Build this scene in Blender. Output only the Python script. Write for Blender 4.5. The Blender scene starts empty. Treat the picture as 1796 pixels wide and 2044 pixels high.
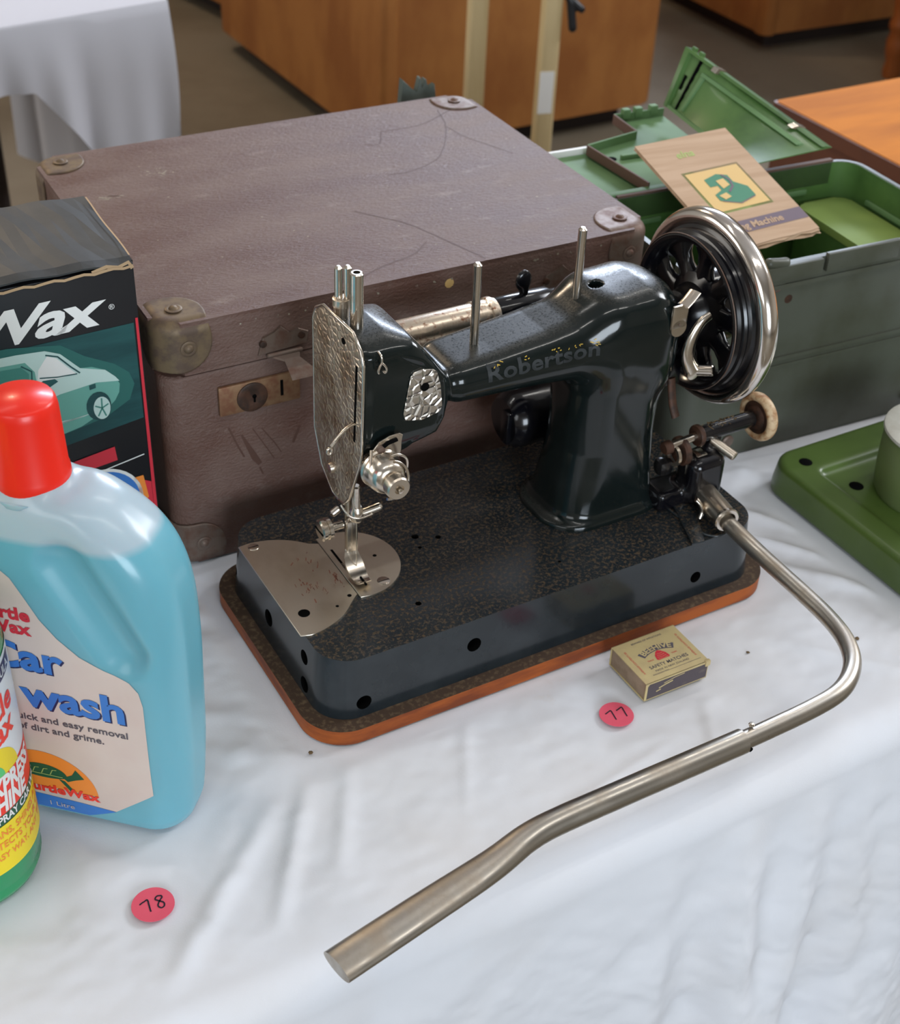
import bpy, bmesh, math, random
import numpy as np
from mathutils import Vector, Matrix
from mathutils.bvhtree import BVHTree
random.seed(4); rng = np.random.default_rng(7)
SC = bpy.context.scene; COL = SC.collection
PI = math.pi
TZ = 0.74                                   # height of the sale table above the floor

# ------------------------------------------------------------------ camera
cam_d = bpy.data.cameras.new('camera'); cam = bpy.data.objects.new('camera', cam_d); COL.objects.link(cam)
_p, _r = 0.6383, 0.0498
fw = Vector((0, math.cos(_p), -math.sin(_p))); up0 = Vector((0, math.sin(_p), math.cos(_p))); rt0 = Vector((1, 0, 0))
rt = rt0*math.cos(_r) + up0*math.sin(_r); up = -rt0*math.sin(_r) + up0*math.cos(_r)
M4 = Matrix((rt, up, -fw)).transposed().to_4x4(); M4.translation = Vector((0, 0, 0.6955 + TZ)); cam.matrix_world = M4
cam_d.sensor_fit = 'HORIZONTAL'; cam_d.sensor_width = 36.0; cam_d.lens = 2805.0/1796*36
cam_d.clip_start = 0.05; cam_d.clip_end = 60
cam_d.dof.use_dof = True; cam_d.dof.focus_distance = 0.87; cam_d.dof.aperture_fstop = 15.0
SC.camera = cam
# ------------------------------------------------------------------ world and light
SC.view_settings.view_transform = 'Standard'; SC.view_settings.look = 'None'
SC.view_settings.exposure = -0.02; SC.view_settings.gamma = 1.0
try: SC.view_settings.use_curve_mapping = False
except Exception: pass
W = bpy.data.worlds.new('world'); SC.world = W; W.use_nodes = True
W.node_tree.nodes['Background'].inputs[0].default_value = (0.80, 0.86, 1.0, 1); W.node_tree.nodes['Background'].inputs[1].default_value = 0.30

def area(name, loc, target, sx, sy, power, col):
    d = bpy.data.lights.new(name, 'AREA'); d.shape = 'RECTANGLE'; d.size = sx; d.size_y = sy; d.energy = power; d.color = col
    o = bpy.data.objects.new(name, d); COL.objects.link(o); o.location = loc
    o.rotation_euler = (Vector(target) - Vector(loc)).to_track_quat('-Z', 'Y').to_euler()
    return o
MID = (0.08, 0.75, TZ)
area('daylight_right_back', (3.6, 3.0, 3.2), MID, 1.3, 1.5, 115, (0.92, 0.95, 1.0))
area('daylight_back_high', (0.9, 7.8, 3.85), (0.2, 1.2, TZ), 2.6, 0.8, 310, (0.72, 0.82, 1.0))
area('daylight_front_left', (-1.6, -2.4, 2.5), MID, 1.8, 1.3, 24, (0.92, 0.96, 1.0))
area('daylight_front', (1.7, -3.0, 1.6), (0.1, 0.5, TZ-0.1), 1.7, 1.5, 105, (0.80, 0.90, 1.0))
area('daylight_left', (-4.6, 1.2, 2.2), MID, 2.4, 1.6, 55, (1.0, 0.95, 0.88))
for _i, (_x, _y, _w) in enumerate(((0.15, -0.35, 6.5), (1.5, 0.35, 7), (1.0, 2.6, 10), (-1.4, 1.2, 6))):
    _l = area('tube_lamp', (_x, _y, 3.4), (_x, _y, 0), 1.25, 0.05, _w, (1.0, 0.97, 0.92)); _l.rotation_euler = (0, 0, 0.544)
area('hall_lamp', (-2.2, 4.2, 3.5), (0, 3.5, 0), 0.5, 0.5, 45, (1.0, 0.78, 0.55))

# ------------------------------------------------------------------ materials
def _n(nt, t, **k):
    n = nt.nodes.new(t)
    for a, b in k.items():
        if a in n.inputs: n.inputs[a].default_value = b
        else: setattr(n, a, b)
    return n
def mat(name, col, rough=0.5, metal=0.0, col2=None, nscale=20.0, spread=(0.42, 0.62), bump=0.0, bscale=200.0, btype='noise',
        coat=0.0, trans=0.0, sss=0.0, col3=None, n3=60.0, spread3=(0.6, 0.7), stretch=None, spec=0.5, rough2=None, topcol=None, topn=150.0, alpha=1.0, ssscol=None, bdist=0.001, ior=1.45, topspread=(0.42,0.62)):
    m = bpy.data.materials.new(name); m.use_nodes = True; nt = m.node_tree
    b = nt.nodes['Principled BSDF']
    b.inputs['Roughness'].default_value = rough; b.inputs['Metallic'].default_value = metal
    b.inputs['Specular IOR Level'].default_value = spec; b.inputs['IOR'].default_value = ior
    b.inputs['Coat Weight'].default_value = coat; b.inputs['Coat Roughness'].default_value = 0.12
    b.inputs['Transmission Weight'].default_value = trans
    if sss:
        b.inputs['Subsurface Weight'].default_value = sss; b.inputs['Subsurface Scale'].default_value = 0.02
    tc = _n(nt, 'ShaderNodeTexCoord'); vec = tc.outputs['Object']
    if stretch:
        mp = _n(nt, 'ShaderNodeMapping'); mp.inputs['Scale'].default_value = stretch; nt.links.new(vec, mp.inputs['Vector']); vec = mp.outputs['Vector']
    def noise(sc, det=6, rg=0.6):
        n = _n(nt, 'ShaderNodeTexNoise'); n.inputs['Scale'].default_value = sc; n.inputs['Detail'].default_value = det; n.inputs['Roughness'].default_value = rg
        nt.links.new(vec, n.inputs['Vector']); return n.outputs['Fac']
    def ramp(src, a, c):
        r = _n(nt, 'ShaderNodeMapRange'); r.inputs['From Min'].default_value = a; r.inputs['From Max'].default_value = c
        nt.links.new(src, r.inputs['Value']); return r.outputs['Result']
    def mix(f, a, c):
        x = _n(nt, 'ShaderNodeMix', data_type='RGBA')
        nt.links.new(f, x.inputs['Factor'])
        for i, v in ((6, a), (7, c)):
            if isinstance(v, tuple): x.inputs[i].default_value = (*v, 1)
            else: nt.links.new(v, x.inputs[i])
        return x.outputs[2]
    cur = col
    if col2 is not None:
        f = ramp(noise(nscale), *spread); cur = mix(f, cur, col2)
        if rough2 is not None:
            r = _n(nt, 'ShaderNodeMapRange'); r.inputs['To Min'].default_value = rough; r.inputs['To Max'].default_value = rough2
            nt.links.new(f, r.inputs['Value']); nt.links.new(r.outputs['Result'], b.inputs['Roughness'])
    if col3 is not None:
        f = ramp(noise(n3, 8, 0.7), *spread3); cur = mix(f, cur, col3)
    if topcol is not None:                  # dust that has settled on faces that look up
        g = _n(nt, 'ShaderNodeNewGeometry'); s = _n(nt, 'ShaderNodeSeparateXYZ'); nt.links.new(g.outputs['Normal'], s.inputs[0])
        a1 = ramp(s.outputs['Z'], 0.75, 0.98); a2 = ramp(noise(topn, 8, 0.75), *topspread)
        mm = _n(nt, 'ShaderNodeMath', operation='MULTIPLY'); nt.links.new(a1, mm.inputs[0]); nt.links.new(a2, mm.inputs[1])
        cur = mix(mm.outputs[0], cur, topcol)
        r = _n(nt, 'ShaderNodeMapRange'); r.inputs['To Min'].default_value = rough; r.inputs['To Max'].default_value = 0.85
        nt.links.new(mm.outputs[0], r.inputs['Value']); nt.links.new(r.outputs['Result'], b.inputs['Roughness'])
    if isinstance(cur, tuple): b.inputs['Base Color'].default_value = (*cur, 1)
    else: nt.links.new(cur, b.inputs['Base Color'])
    if bump:
        bp = _n(nt, 'ShaderNodeBump'); bp.inputs['Strength'].default_value = bump; bp.inputs['Distance'].default_value = bdist
        if btype == 'noise': src = noise(bscale, 5, 0.6)
        elif btype == 'voronoi':
            v = _n(nt, 'ShaderNodeTexVoronoi'); v.feature = 'DISTANCE_TO_EDGE'; v.inputs['Scale'].default_value = bscale; nt.links.new(vec, v.inputs['Vector'])
            src = ramp(v.outputs['Distance'], 0.0, 0.22)
        elif btype == 'weave':
            w1 = _n(nt, 'ShaderNodeTexWave'); w1.inputs['Scale'].default_value = bscale; w1.inputs['Distortion'].default_value = 1.0; nt.links.new(vec, w1.inputs['Vector'])
            w2 = _n(nt, 'ShaderNodeTexWave'); w2.bands_direction = 'Y'; w2.inputs['Scale'].default_value = bscale; w2.inputs['Distortion'].default_value = 1.0; nt.links.new(vec, w2.inputs['Vector'])
            ad = _n(nt, 'ShaderNodeMath', operation='ADD'); nt.links.new(w1.outputs['Fac'], ad.inputs[0]); nt.links.new(w2.outputs['Fac'], ad.inputs[1]); src = ad.outputs[0]
        nt.links.new(src, bp.inputs['Height']); nt.links.new(bp.outputs['Normal'], b.inputs['Normal'])
    return m

M = {}
M['cloth'] = mat('white_cotton', (0.715, 0.73, 0.775), 0.9, col2=(0.66, 0.645, 0.65), nscale=5.0, spread=(0.45, 0.8), bump=0.10, bscale=900, spec=0.15,
                 col3=(0.62, 0.55, 0.50), n3=9.0, spread3=(0.66, 0.9))
M['cloth2'] = mat('white_sheer', (0.55, 0.56, 0.62), 0.9, spec=0.1, bump=0.05, bscale=300)
M['enamel'] = mat('black_enamel', (0.0050, 0.0088, 0.0085), 0.12, col2=(0.010, 0.0135, 0.0135), nscale=34, spread=(0.45, 0.8), coat=0.1, rough2=0.22,
                  col3=(0.10, 0.085, 0.055), n3=420, spread3=(0.72, 0.82), topcol=(0.040, 0.038, 0.031), topn=600, topspread=(0.30, 0.95))
M['bed'] = mat('black_bed', (0.0115, 0.0170, 0.0210), 0.20, col2=(0.026, 0.033, 0.038), nscale=22, spread=(0.4, 0.8), rough2=0.32, coat=0.2,
               topcol=(0.19, 0.110, 0.040), topn=360, topspread=(0.50, 0.72))
M['wheel'] = mat('black_gloss', (0.004, 0.004, 0.006), 0.13, coat=0.2, col2=(0.010, 0.009, 0.009), nscale=40, rough2=0.25)
M['hole'] = mat('dark_hole', (0.003, 0.003, 0.003), 0.9, spec=0.05)
M['nickel'] = mat('nickel', (0.72, 0.66, 0.58), 0.20, 1.0, col2=(0.55, 0.45, 0.34), nscale=70, spread=(0.5, 0.8), rough2=0.36)
M['nickel_worn'] = mat('nickel_worn', (0.66, 0.58, 0.48), 0.30, 1.0, col2=(0.34, 0.19, 0.11), nscale=90, spread=(0.60, 0.74), rough2=0.5)
M['nickel_rust'] = mat('nickel_rusty', (0.72, 0.62, 0.50), 0.30, 1.0, col2=(0.25, 0.12, 0.07), nscale=260, spread=(0.50, 0.66), rough2=0.55)
M['chrome'] = mat('chrome_rim', (0.80, 0.75, 0.70), 0.14, 1.0, col2=(0.62, 0.52, 0.44), nscale=30, spread=(0.5, 0.8), rough2=0.26)
M['plate'] = mat('steel_plate', (0.78, 0.70, 0.58), 0.33, 1.0, col2=(0.62, 0.52, 0.40), nscale=24, spread=(0.45, 0.7), rough2=0.36, col3=(0.28, 0.12, 0.06), n3=110, spread3=(0.68, 0.74), stretch=(1, .5, 1))
M['hammer'] = mat('hammered_nickel', (0.52, 0.44, 0.35), 0.42, 0.9, col2=(0.30, 0.21, 0.14), nscale=40, bump=0.7, bscale=190, btype='voronoi', bdist=0.0008)
M['hammer2'] = mat('hammered_bright', (0.66, 0.61, 0.54), 0.30, 1.0, bump=0.9, bscale=170, btype='voronoi', bdist=0.0008)
M['rod'] = mat('steel_tube', (0.50, 0.47, 0.42), 0.30, 1.0, col2=(0.40, 0.35, 0.29), nscale=40, rough2=0.42, col3=(0.22, 0.11, 0.06), n3=160, spread3=(0.67, 0.74))
M['wood_edge'] = mat('stained_wood', (0.36, 0.090, 0.018), 0.5, col2=(0.19, 0.045, 0.014), nscale=16, stretch=(1, 1, 5), spec=0.25)
M['wood_top'] = mat('dusty_wood', (0.055, 0.030, 0.016), 0.75, col2=(0.13, 0.085, 0.045), nscale=260, spread=(0.5, 0.68))
M['leather'] = mat('brown_leatherette', (0.105, 0.048, 0.034), 0.40, col2=(0.165, 0.105, 0.085), nscale=9, spread=(0.38, 0.66), rough2=0.55,
                   bump=0.9, bscale=300, stretch=(1.0, 2.3, 1.6), bdist=0.0011, col3=(0.26, 0.20, 0.17), n3=30, spread3=(0.58, 0.84))
M['crease'] = mat('leather_crack', (0.085, 0.040, 0.028), 0.6)
M['scuff'] = mat('pale_scuff', (0.34, 0.30, 0.23), 0.7, col2=(0.16, 0.10, 0.08), nscale=190, spread=(0.45, 0.6))
M['cap'] = mat('aged_steel', (0.17, 0.125, 0.10), 0.5, 0.45, col2=(0.13, 0.07, 0.05), nscale=80, rough2=0.6, spread=(0.45, 0.65))
M['cap_y'] = mat('aged_brass', (0.17, 0.12, 0.07), 0.5, 0.45, col2=(0.11, 0.075, 0.055), nscale=90, rough2=0.6)
M['rust'] = mat('rust', (0.075, 0.034, 0.020), 0.55, 0.3, col2=(0.035, 0.020, 0.014), nscale=150)
M['rust_red'] = mat('rust_red', (0.22, 0.085, 0.05), 0.7)
M['lockplate'] = mat('lock_plate', (0.26, 0.155, 0.085), 0.5, 0.5, col2=(0.20, 0.09, 0.05), nscale=110)
M['card_black'] = mat('black_card', (0.026, 0.028, 0.028), 0.5, col2=(0.036, 0.038, 0.038), nscale=30, col3=(0.3, 0.26, 0.2), n3=120, spread3=(0.74, 0.78))
M['card_brown'] = mat('torn_card', (0.45, 0.31, 0.18), 0.9)
M['p_white'] = mat('print_white', (0.80, 0.80, 0.78), 0.5)
M['p_dteal'] = mat('print_deep_teal', (0.008, 0.052, 0.056), 0.35, col2=(0.02, 0.10, 0.10), nscale=14, stretch=(.35, 1, 2.2))
M['p_teal'] = mat('print_teal', (0.06, 0.24, 0.20), 0.35)
M['p_glow'] = mat('print_glow_teal', (0.025, 0.13, 0.115), 0.35)
M['p_mteal'] = mat('print_mid_teal', (0.14, 0.38, 0.32), 0.35)
M['p_pale'] = mat('print_pale', (0.52, 0.68, 0.64), 0.35)
M['p_red'] = mat('print_red', (0.62, 0.03, 0.05), 0.4)
M['p_black'] = mat('print_black', (0.012, 0.012, 0.014), 0.35)
M['p_blue'] = mat('print_blue', (0.045, 0.19, 0.56), 0.35)
M['p_navy'] = mat('print_navy', (0.02, 0.025, 0.09), 0.4)
M['p_orange'] = mat('print_orange', (0.85, 0.26, 0.04), 0.4)
M['p_dgreen'] = mat('print_dark_green', (0.02, 0.10, 0.05), 0.4)
M['p_lgreen'] = mat('print_light_green', (0.10, 0.55, 0.18), 0.4)
M['p_yellow'] = mat('print_yellow', (0.85, 0.66, 0.02), 0.4)
M['p_bred'] = mat('print_bright_red', (0.85, 0.045, 0.025), 0.4)
M['p_grey'] = mat('print_grey', (0.10, 0.09, 0.11), 0.5)
M['label_peach'] = mat('peach_label', (0.66, 0.56, 0.50), 0.38, col2=(0.63, 0.50, 0.45), nscale=10)
M['label_white'] = mat('white_label', (0.74, 0.77, 0.80), 0.35)
M['cap_red'] = mat('red_plastic', (0.80, 0.020, 0.008), 0.34, coat=0.1, sss=0.04)
M['bottle_top'] = mat('frosted_plastic', (0.38, 0.48, 0.54), 0.30, sss=0.5, coat=0.15)
M['green_plastic'] = mat('green_plastic', (0.012, 0.28, 0.10), 0.25, coat=0.3, sss=0.2)
M['yellow_plastic'] = mat('yellow_plastic', (0.85, 0.68, 0.01), 0.35)
M['sticker'] = mat('pink_sticker', (0.78, 0.10, 0.16), 0.65)
M['ink'] = mat('black_ink', (0.01, 0.008, 0.02), 0.6)
M['match_card'] = mat('matchbox_card', (0.56, 0.45, 0.22), 0.55, col2=(0.50, 0.39, 0.20), nscale=60)
M['match_side'] = mat('matchbox_tray', (0.34, 0.25, 0.17), 0.75, col2=(0.28, 0.2, 0.13), nscale=140)
M['striker'] = mat('striker', (0.085, 0.068, 0.075), 0.8, col2=(0.14, 0.11, 0.10), nscale=90, spread=(0.6, 0.7), stretch=(.4, 1, 1))
M['gin'] = mat('green_enamel', (0.078, 0.165, 0.042), 0.45, col2=(0.045, 0.105, 0.028), nscale=12, coat=0.15)
M['glid'] = mat('green_lid', (0.13, 0.235, 0.105), 0.62, spec=0.3, col2=(0.105, 0.20, 0.08), nscale=9)
M['gtin'] = mat('light_green_tin', (0.23, 0.33, 0.085), 0.65, spec=0.3)
M['gout'] = mat('grey_green_paint', (0.082, 0.088, 0.068), 0.42, col2=(0.060, 0.062, 0.042), nscale=11, col3=(0.16, 0.10, 0.03), n3=60, spread3=(0.75, 0.8))
M['gasket'] = mat('brown_gasket', (0.12, 0.065, 0.045), 0.7)
M['gmach'] = mat('green_machine', (0.075, 0.125, 0.026), 0.32, coat=0.15, col2=(0.062, 0.105, 0.022), nscale=15)
M['gcol'] = mat('sage_machine', (0.13, 0.175, 0.065), 0.4)
M['disc'] = mat('grey_disc', (0.62, 0.62, 0.56), 0.45, 0.3, col2=(0.5, 0.48, 0.42), nscale=30)
M['kraft'] = mat('kraft_paper', (0.50, 0.34, 0.22), 0.75, col2=(0.43, 0.28, 0.17), nscale=30, stretch=(.2, 4, 1))
M['p_sand'] = mat('print_sand', (0.68, 0.46, 0.18), 0.7)
M['p_lime'] = mat('print_lime', (0.36, 0.46, 0.14), 0.7)
M['p_bgreen'] = mat('print_blue_green', (0.06, 0.22, 0.13), 0.7)
M['p_mauve'] = mat('print_mauve', (0.15, 0.11, 0.14), 0.7)
M['pew'] = mat('orange_brown_wood', (0.36, 0.145, 0.036), 0.50, col2=(0.27, 0.095, 0.022), nscale=5, stretch=(1.2, 1.2, .6), bump=0.3, bscale=120, btype='weave', bdist=0.002)
M['pew_dark'] = mat('dark_plinth', (0.02, 0.012, 0.01), 0.7)
M['pine'] = mat('orange_table_wood', (0.56, 0.20, 0.035), 0.75, spec=0.1, col2=(0.43, 0.15, 0.032), nscale=3.2, stretch=(.7, 4, 1))
M['pine_edge'] = mat('brown_table_edge', (0.13, 0.045, 0.022), 0.5, col2=(0.10, 0.035, 0.02), nscale=9)
M['post'] = mat('cream_wood', (0.62, 0.49, 0.27), 0.55, col2=(0.55, 0.42, 0.22), nscale=14, stretch=(3, 3, .3))
M['turned'] = mat('turned_wood', (0.26, 0.075, 0.016), 0.4, coat=0.2)
M['floor'] = mat('floor_carpet', (0.165, 0.135, 0.095), 0.85, col2=(0.12, 0.095, 0.062), nscale=1.7, spread=(0.4, 0.6), bump=0.3, bscale=260, bdist=0.003)
M['wall'] = mat('cream_wall', (0.55, 0.50, 0.42), 0.8)
M['ceil'] = mat('white_ceiling', (0.62, 0.62, 0.62), 0.85)
M['spiky'] = mat('grey_green_felt', (0.09, 0.11, 0.095), 0.8)
M['ivory'] = mat('ivory_rubber', (0.58, 0.43, 0.26), 0.5, col2=(0.32, 0.15, 0.06), nscale=160, spread=(0.42, 0.62))
M['dust'] = mat('brown_lint', (0.13, 0.085, 0.04), 0.95)
M['gold'] = mat('gold_decal', (0.55, 0.36, 0.05), 0.4)
M['decal'] = mat('faded_decal', (0.024, 0.028, 0.030), 0.5, col2=(0.010, 0.013, 0.014), nscale=160)
def liquid_mat():                            # one frosted bottle: clear above the fill line, blue-green liquid below it
    m = mat('blue_liquid_bottle', (0.5, 0.6, 0.65), 0.27, sss=0.3, coat=0.15); nt = m.node_tree; b = nt.nodes['Principled BSDF']
    tc = _n(nt, 'ShaderNodeTexCoord'); s = _n(nt, 'ShaderNodeSeparateXYZ'); nt.links.new(tc.outputs['Object'], s.inputs[0])
    r = _n(nt, 'ShaderNodeMapRange'); r.inputs['From Min'].default_value = 0.219; r.inputs['From Max'].default_value = 0.2235
    nt.links.new(s.outputs['Z'], r.inputs['Value'])
    x = _n(nt, 'ShaderNodeMix', data_type='RGBA'); nt.links.new(r.outputs['Result'], x.inputs['Factor'])
    x.inputs[6].default_value = (0.15, 0.41, 0.50, 1); x.inputs[7].default_value = (0.40, 0.50, 0.56, 1)
    nt.links.new(x.outputs[2], b.inputs['Base Color']); b.inputs['Subsurface Radius'].default_value = (0.4, 1.0, 1.2); return m
M['liquid'] = liquid_mat()

# ------------------------------------------------------------------ object helpers
def tagp(o, label=None, cat=None, group=None, kind=None):
    if label: o['label'] = label
    if cat: o['category'] = cat
    if group: o['group'] = group
    if kind: o['kind'] = kind
    return o
def thing(name, label, cat, loc=(0, 0, 0), rz=0.0, group=None, rot=None):
    o = bpy.data.objects.new(name, None); COL.objects.link(o); o.empty_display_size = 0.05
    o.location = loc; o.rotation_euler = rot if rot else (0, 0, rz)
    return tagp(o, label, cat, group)
def link(name, me, m, parent=None, smooth=True, loc=None, rot=None):
    if m is not None and not me.materials: me.materials.append(M[m] if isinstance(m, str) else m)
    me.polygons.foreach_set('use_smooth', [smooth]*len(me.polygons))
    o = bpy.data.objects.new(name, me); COL.objects.link(o)
    if parent is not None: o.parent = parent
    if loc: o.location = loc
    if rot: o.rotation_euler = rot
    return o
def from_bm(name, bm, m, parent=None, smooth=False, **k):
    bmesh.ops.recalc_face_normals(bm, faces=bm.faces)
    me = bpy.data.meshes.new(name); bm.to_mesh(me); bm.free()
    return link(name, me, m, parent, smooth, **k)
def from_vf(name, v, f, m, parent=None, smooth=True, **k):
    me = bpy.data.meshes.new(name); me.from_pydata([tuple(map(float, a)) for a in v], [], [tuple(map(int, a)) for a in f]); me.validate()
    return link(name, me, m, parent, smooth, **k)
def auto(o, ang=35):
    me = o.data
    try: me.shade_auto_smooth
    except Exception: pass
    bm = bmesh.new(); bm.from_mesh(me)
    for e in bm.edges:
        e.smooth = (len(e.link_faces) == 2 and e.calc_face_angle(0) < math.radians(ang))
    for f in bm.faces: f.smooth = True
    bm.to_mesh(me); bm.free(); return o
def bm_box(bm, c, s, bev=0.0, mtx=None, seg=2):
    r = bmesh.ops.create_cube(bm, size=1.0); vs = r['verts']
    bmesh.ops.scale(bm, vec=s, verts=vs); 
    if bev > 0:
        es = list({e for v in vs for e in v.link_edges})
        rr = bmesh.ops.bevel(bm, geom=es, offset=bev, segments=seg, affect='EDGES', profile=0.6)
        vs = list({v for f in rr['faces'] for v in f.verts} | {v for v in vs if v.is_valid})
    bmesh.ops.translate(bm, vec=c, verts=vs)
    if mtx is not None: bmesh.ops.transform(bm, matrix=mtx, verts=vs)
    return vs
def box(name, lo, hi, m, parent=None, bev=0.0, smooth=True, seg=2):
    bm = bmesh.new(); c = [(a+b)/2 for a, b in zip(lo, hi)]; s = [b-a for a, b in zip(lo, hi)]
    bm_box(bm, c, s, bev, seg=seg); return auto(from_bm(name, bm, m, parent, smooth))
def rrect(x0, y0, x1, y1, r, n=8):
    pts = []
    for cx, cy, a0 in ((x1-r, y0+r, -90), (x1-r, y1-r, 0), (x0+r, y1-r, 90), (x0+r, y0+r, 180)):
        for i in range(n+1):
            a = math.radians(a0 + 90*i/n); pts.append((cx+r*math.cos(a), cy+r*math.sin(a)))
    return pts
def bm_prism(bm, pts, z0, z1, bev=0.0, taper=0.0, seg=2, bevbot=True):
    vb = [bm.verts.new((x, y, z0)) for x, y in pts]
    cx = sum(p[0] for p in pts)/len(pts); cy = sum(p[1] for p in pts)/len(pts)
    if taper:
        xs = [p[0] for p in pts]; ys = [p[1] for p in pts]; hx = (max(xs)-min(xs))/2; hy = (max(ys)-min(ys))/2
        mx = (max(xs)+min(xs))/2; my = (max(ys)+min(ys))/2
        tp = [(mx+(x-mx)*(hx-taper)/hx, my+(y-my)*(hy-taper)/hy) for x, y in pts]
    else: tp = pts
    vt = [bm.verts.new((x, y, z1)) for x, y in tp]
    n = len(pts); ft = bm.faces.new(vt); fb = bm.faces.new(list(reversed(vb)))
    for i in range(n): bm.faces.new((vb[i], vb[(i+1) % n], vt[(i+1) % n], vt[i]))
    if bev > 0:
        es = [e for e in ft.edges] + ([e for e in fb.edges] if bevbot else [])
        bmesh.ops.bevel(bm, geom=es, offset=bev, segments=seg, affect='EDGES', profile=0.6)
    return ft
def prism(name, pts, z0, z1, m, parent=None, bev=0.0, taper=0.0, seg=2, **k):
    bm = bmesh.new(); bm_prism(bm, pts, z0, z1, bev, taper, seg); o = from_bm(name, bm, m, parent, **k); return auto(o)
AX = {'z': Matrix.Identity(3), 'x': Matrix(((0, 0, 1), (0, 1, 0), (-1, 0, 0))), 'y': Matrix(((1, 0, 0), (0, 0, 1), (0, -1, 0))), '-y': Matrix(((1, 0, 0), (0, 0, -1), (0, 1, 0)))}
def lathe_vf(prof, n=32, origin=(0, 0, 0), axis='z', close=False):
    """prof: (radius, height) list; height runs along the axis"""
    v = []; f = []; R = AX[axis] if isinstance(axis, str) else axis
    for r, h in prof:
        for i in range(n):
            a = 2*PI*i/n; q = R @ Vector((r*math.cos(a), r*math.sin(a), h)); v.append((q.x+origin[0], q.y+origin[1], q.z+origin[2]))
    k = len(prof)
    for j in range(k-1 + (1 if close else 0)):
        for i in range(n):
            a = j*n+i; b = j*n+(i+1) % n; c = ((j+1) % k)*n+(i+1) % n; d = ((j+1) % k)*n+i; f.append((a, b, c, d))
    return v, f
def lathe(name, prof, m, parent=None, n=32, origin=(0, 0, 0), axis='z', ang=40, close=False):
    v, f = lathe_vf(prof, n, origin, axis, close); bm = bmesh.new()
    bv = [bm.verts.new(q) for q in v]
    for q in f:
        try: bm.faces.new([bv[i] for i in q])
        except ValueError: pass
    bmesh.ops.remove_doubles(bm, verts=bm.verts, dist=1e-6)
    if not close:
        es = [e for e in bm.edges if len(e.link_faces) == 1]
        if es: bmesh.ops.holes_fill(bm, edges=es, sides=0)
    return auto(from_bm(name, bm, m, parent), ang)
def axis_to(a, b):
    d = (Vector(b)-Vector(a)).normalized(); return d.to_track_quat('Z', 'Y').to_matrix()
def rodm(name, a, b, r, m, parent=None, n=20, r2=None, bev=0.0008, hole=0.0):
    L = (Vector(b)-Vector(a)).length; r2 = r if r2 is None else r2; bev = min(bev, r*0.6, r2*.6)
    pr = [(0, 0), (r-bev, 0), (r, bev), (r2, L-bev), (r2-bev, L)]
    if hole: pr += [(hole, L), (hole*.96, L-0.012), (0, L-0.012)]
    else: pr += [(0, L)]
    return lathe(name, pr, m, parent, n, a, axis_to(a, b))
def sweep(name, path, rad, m, parent=None, n=14, flat=None, cap=True, closed=False, smooth=True):
    """path list of 3d points, rad float or list; flat: list of (sx, sy) section scales"""
    P = [Vector(p) for p in path]; k = len(P); rads = rad if isinstance(rad, (list, tuple)) else [rad]*k
    v = []; f = []; up_ = None
    for i in range(k):
        if closed: t = (P[(i+1) % k]-P[i-1]).normalized()
        else: t = (P[min(i+1, k-1)]-P[max(i-1, 0)]).normalized()
        if up_ is None:
            up_ = Vector((0, 0, 1)) if abs(t.z) < 0.9 else Vector((0, 1, 0))
        s = t.cross(up_).normalized(); u = s.cross(t).normalized(); up_ = u
        sx, sy = flat[i] if flat else (1, 1)
        for j in range(n):
            a = 2*PI*j/n; v.append(tuple(P[i] + s*math.cos(a)*rads[i]*sx + u*math.sin(a)*rads[i]*sy))
    for i in range(k-1 + (1 if closed else 0)):
        for j in range(n):
            a = i*n+j; b = i*n+(j+1) % n; c = ((i+1) % k)*n+(j+1) % n; d = ((i+1) % k)*n+j; f.append((a, b, c, d))
    if cap and not closed: f.append(tuple(range(n-1, -1, -1))); f.append(tuple((k-1)*n+j for j in range(n)))
    o = from_vf(name, v, f, m, parent, smooth); return auto(o, 50)
def spline(pts, n=8):
    P = [Vector(p) for p in pts]; out = []
    for i in range(len(P)-1):
        p0 = P[max(i-1, 0)]; p1 = P[i]; p2 = P[i+1]; p3 = P[min(i+2, len(P)-1)]
        for j in range(n):
            t = j/n; out.append(0.5*((2*p1)+(-p0+p2)*t+(2*p0-5*p1+4*p2-p3)*t*t+(-p0+3*p1-3*p2+p3)*t**3))
    out.append(P[-1]); return out
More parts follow.
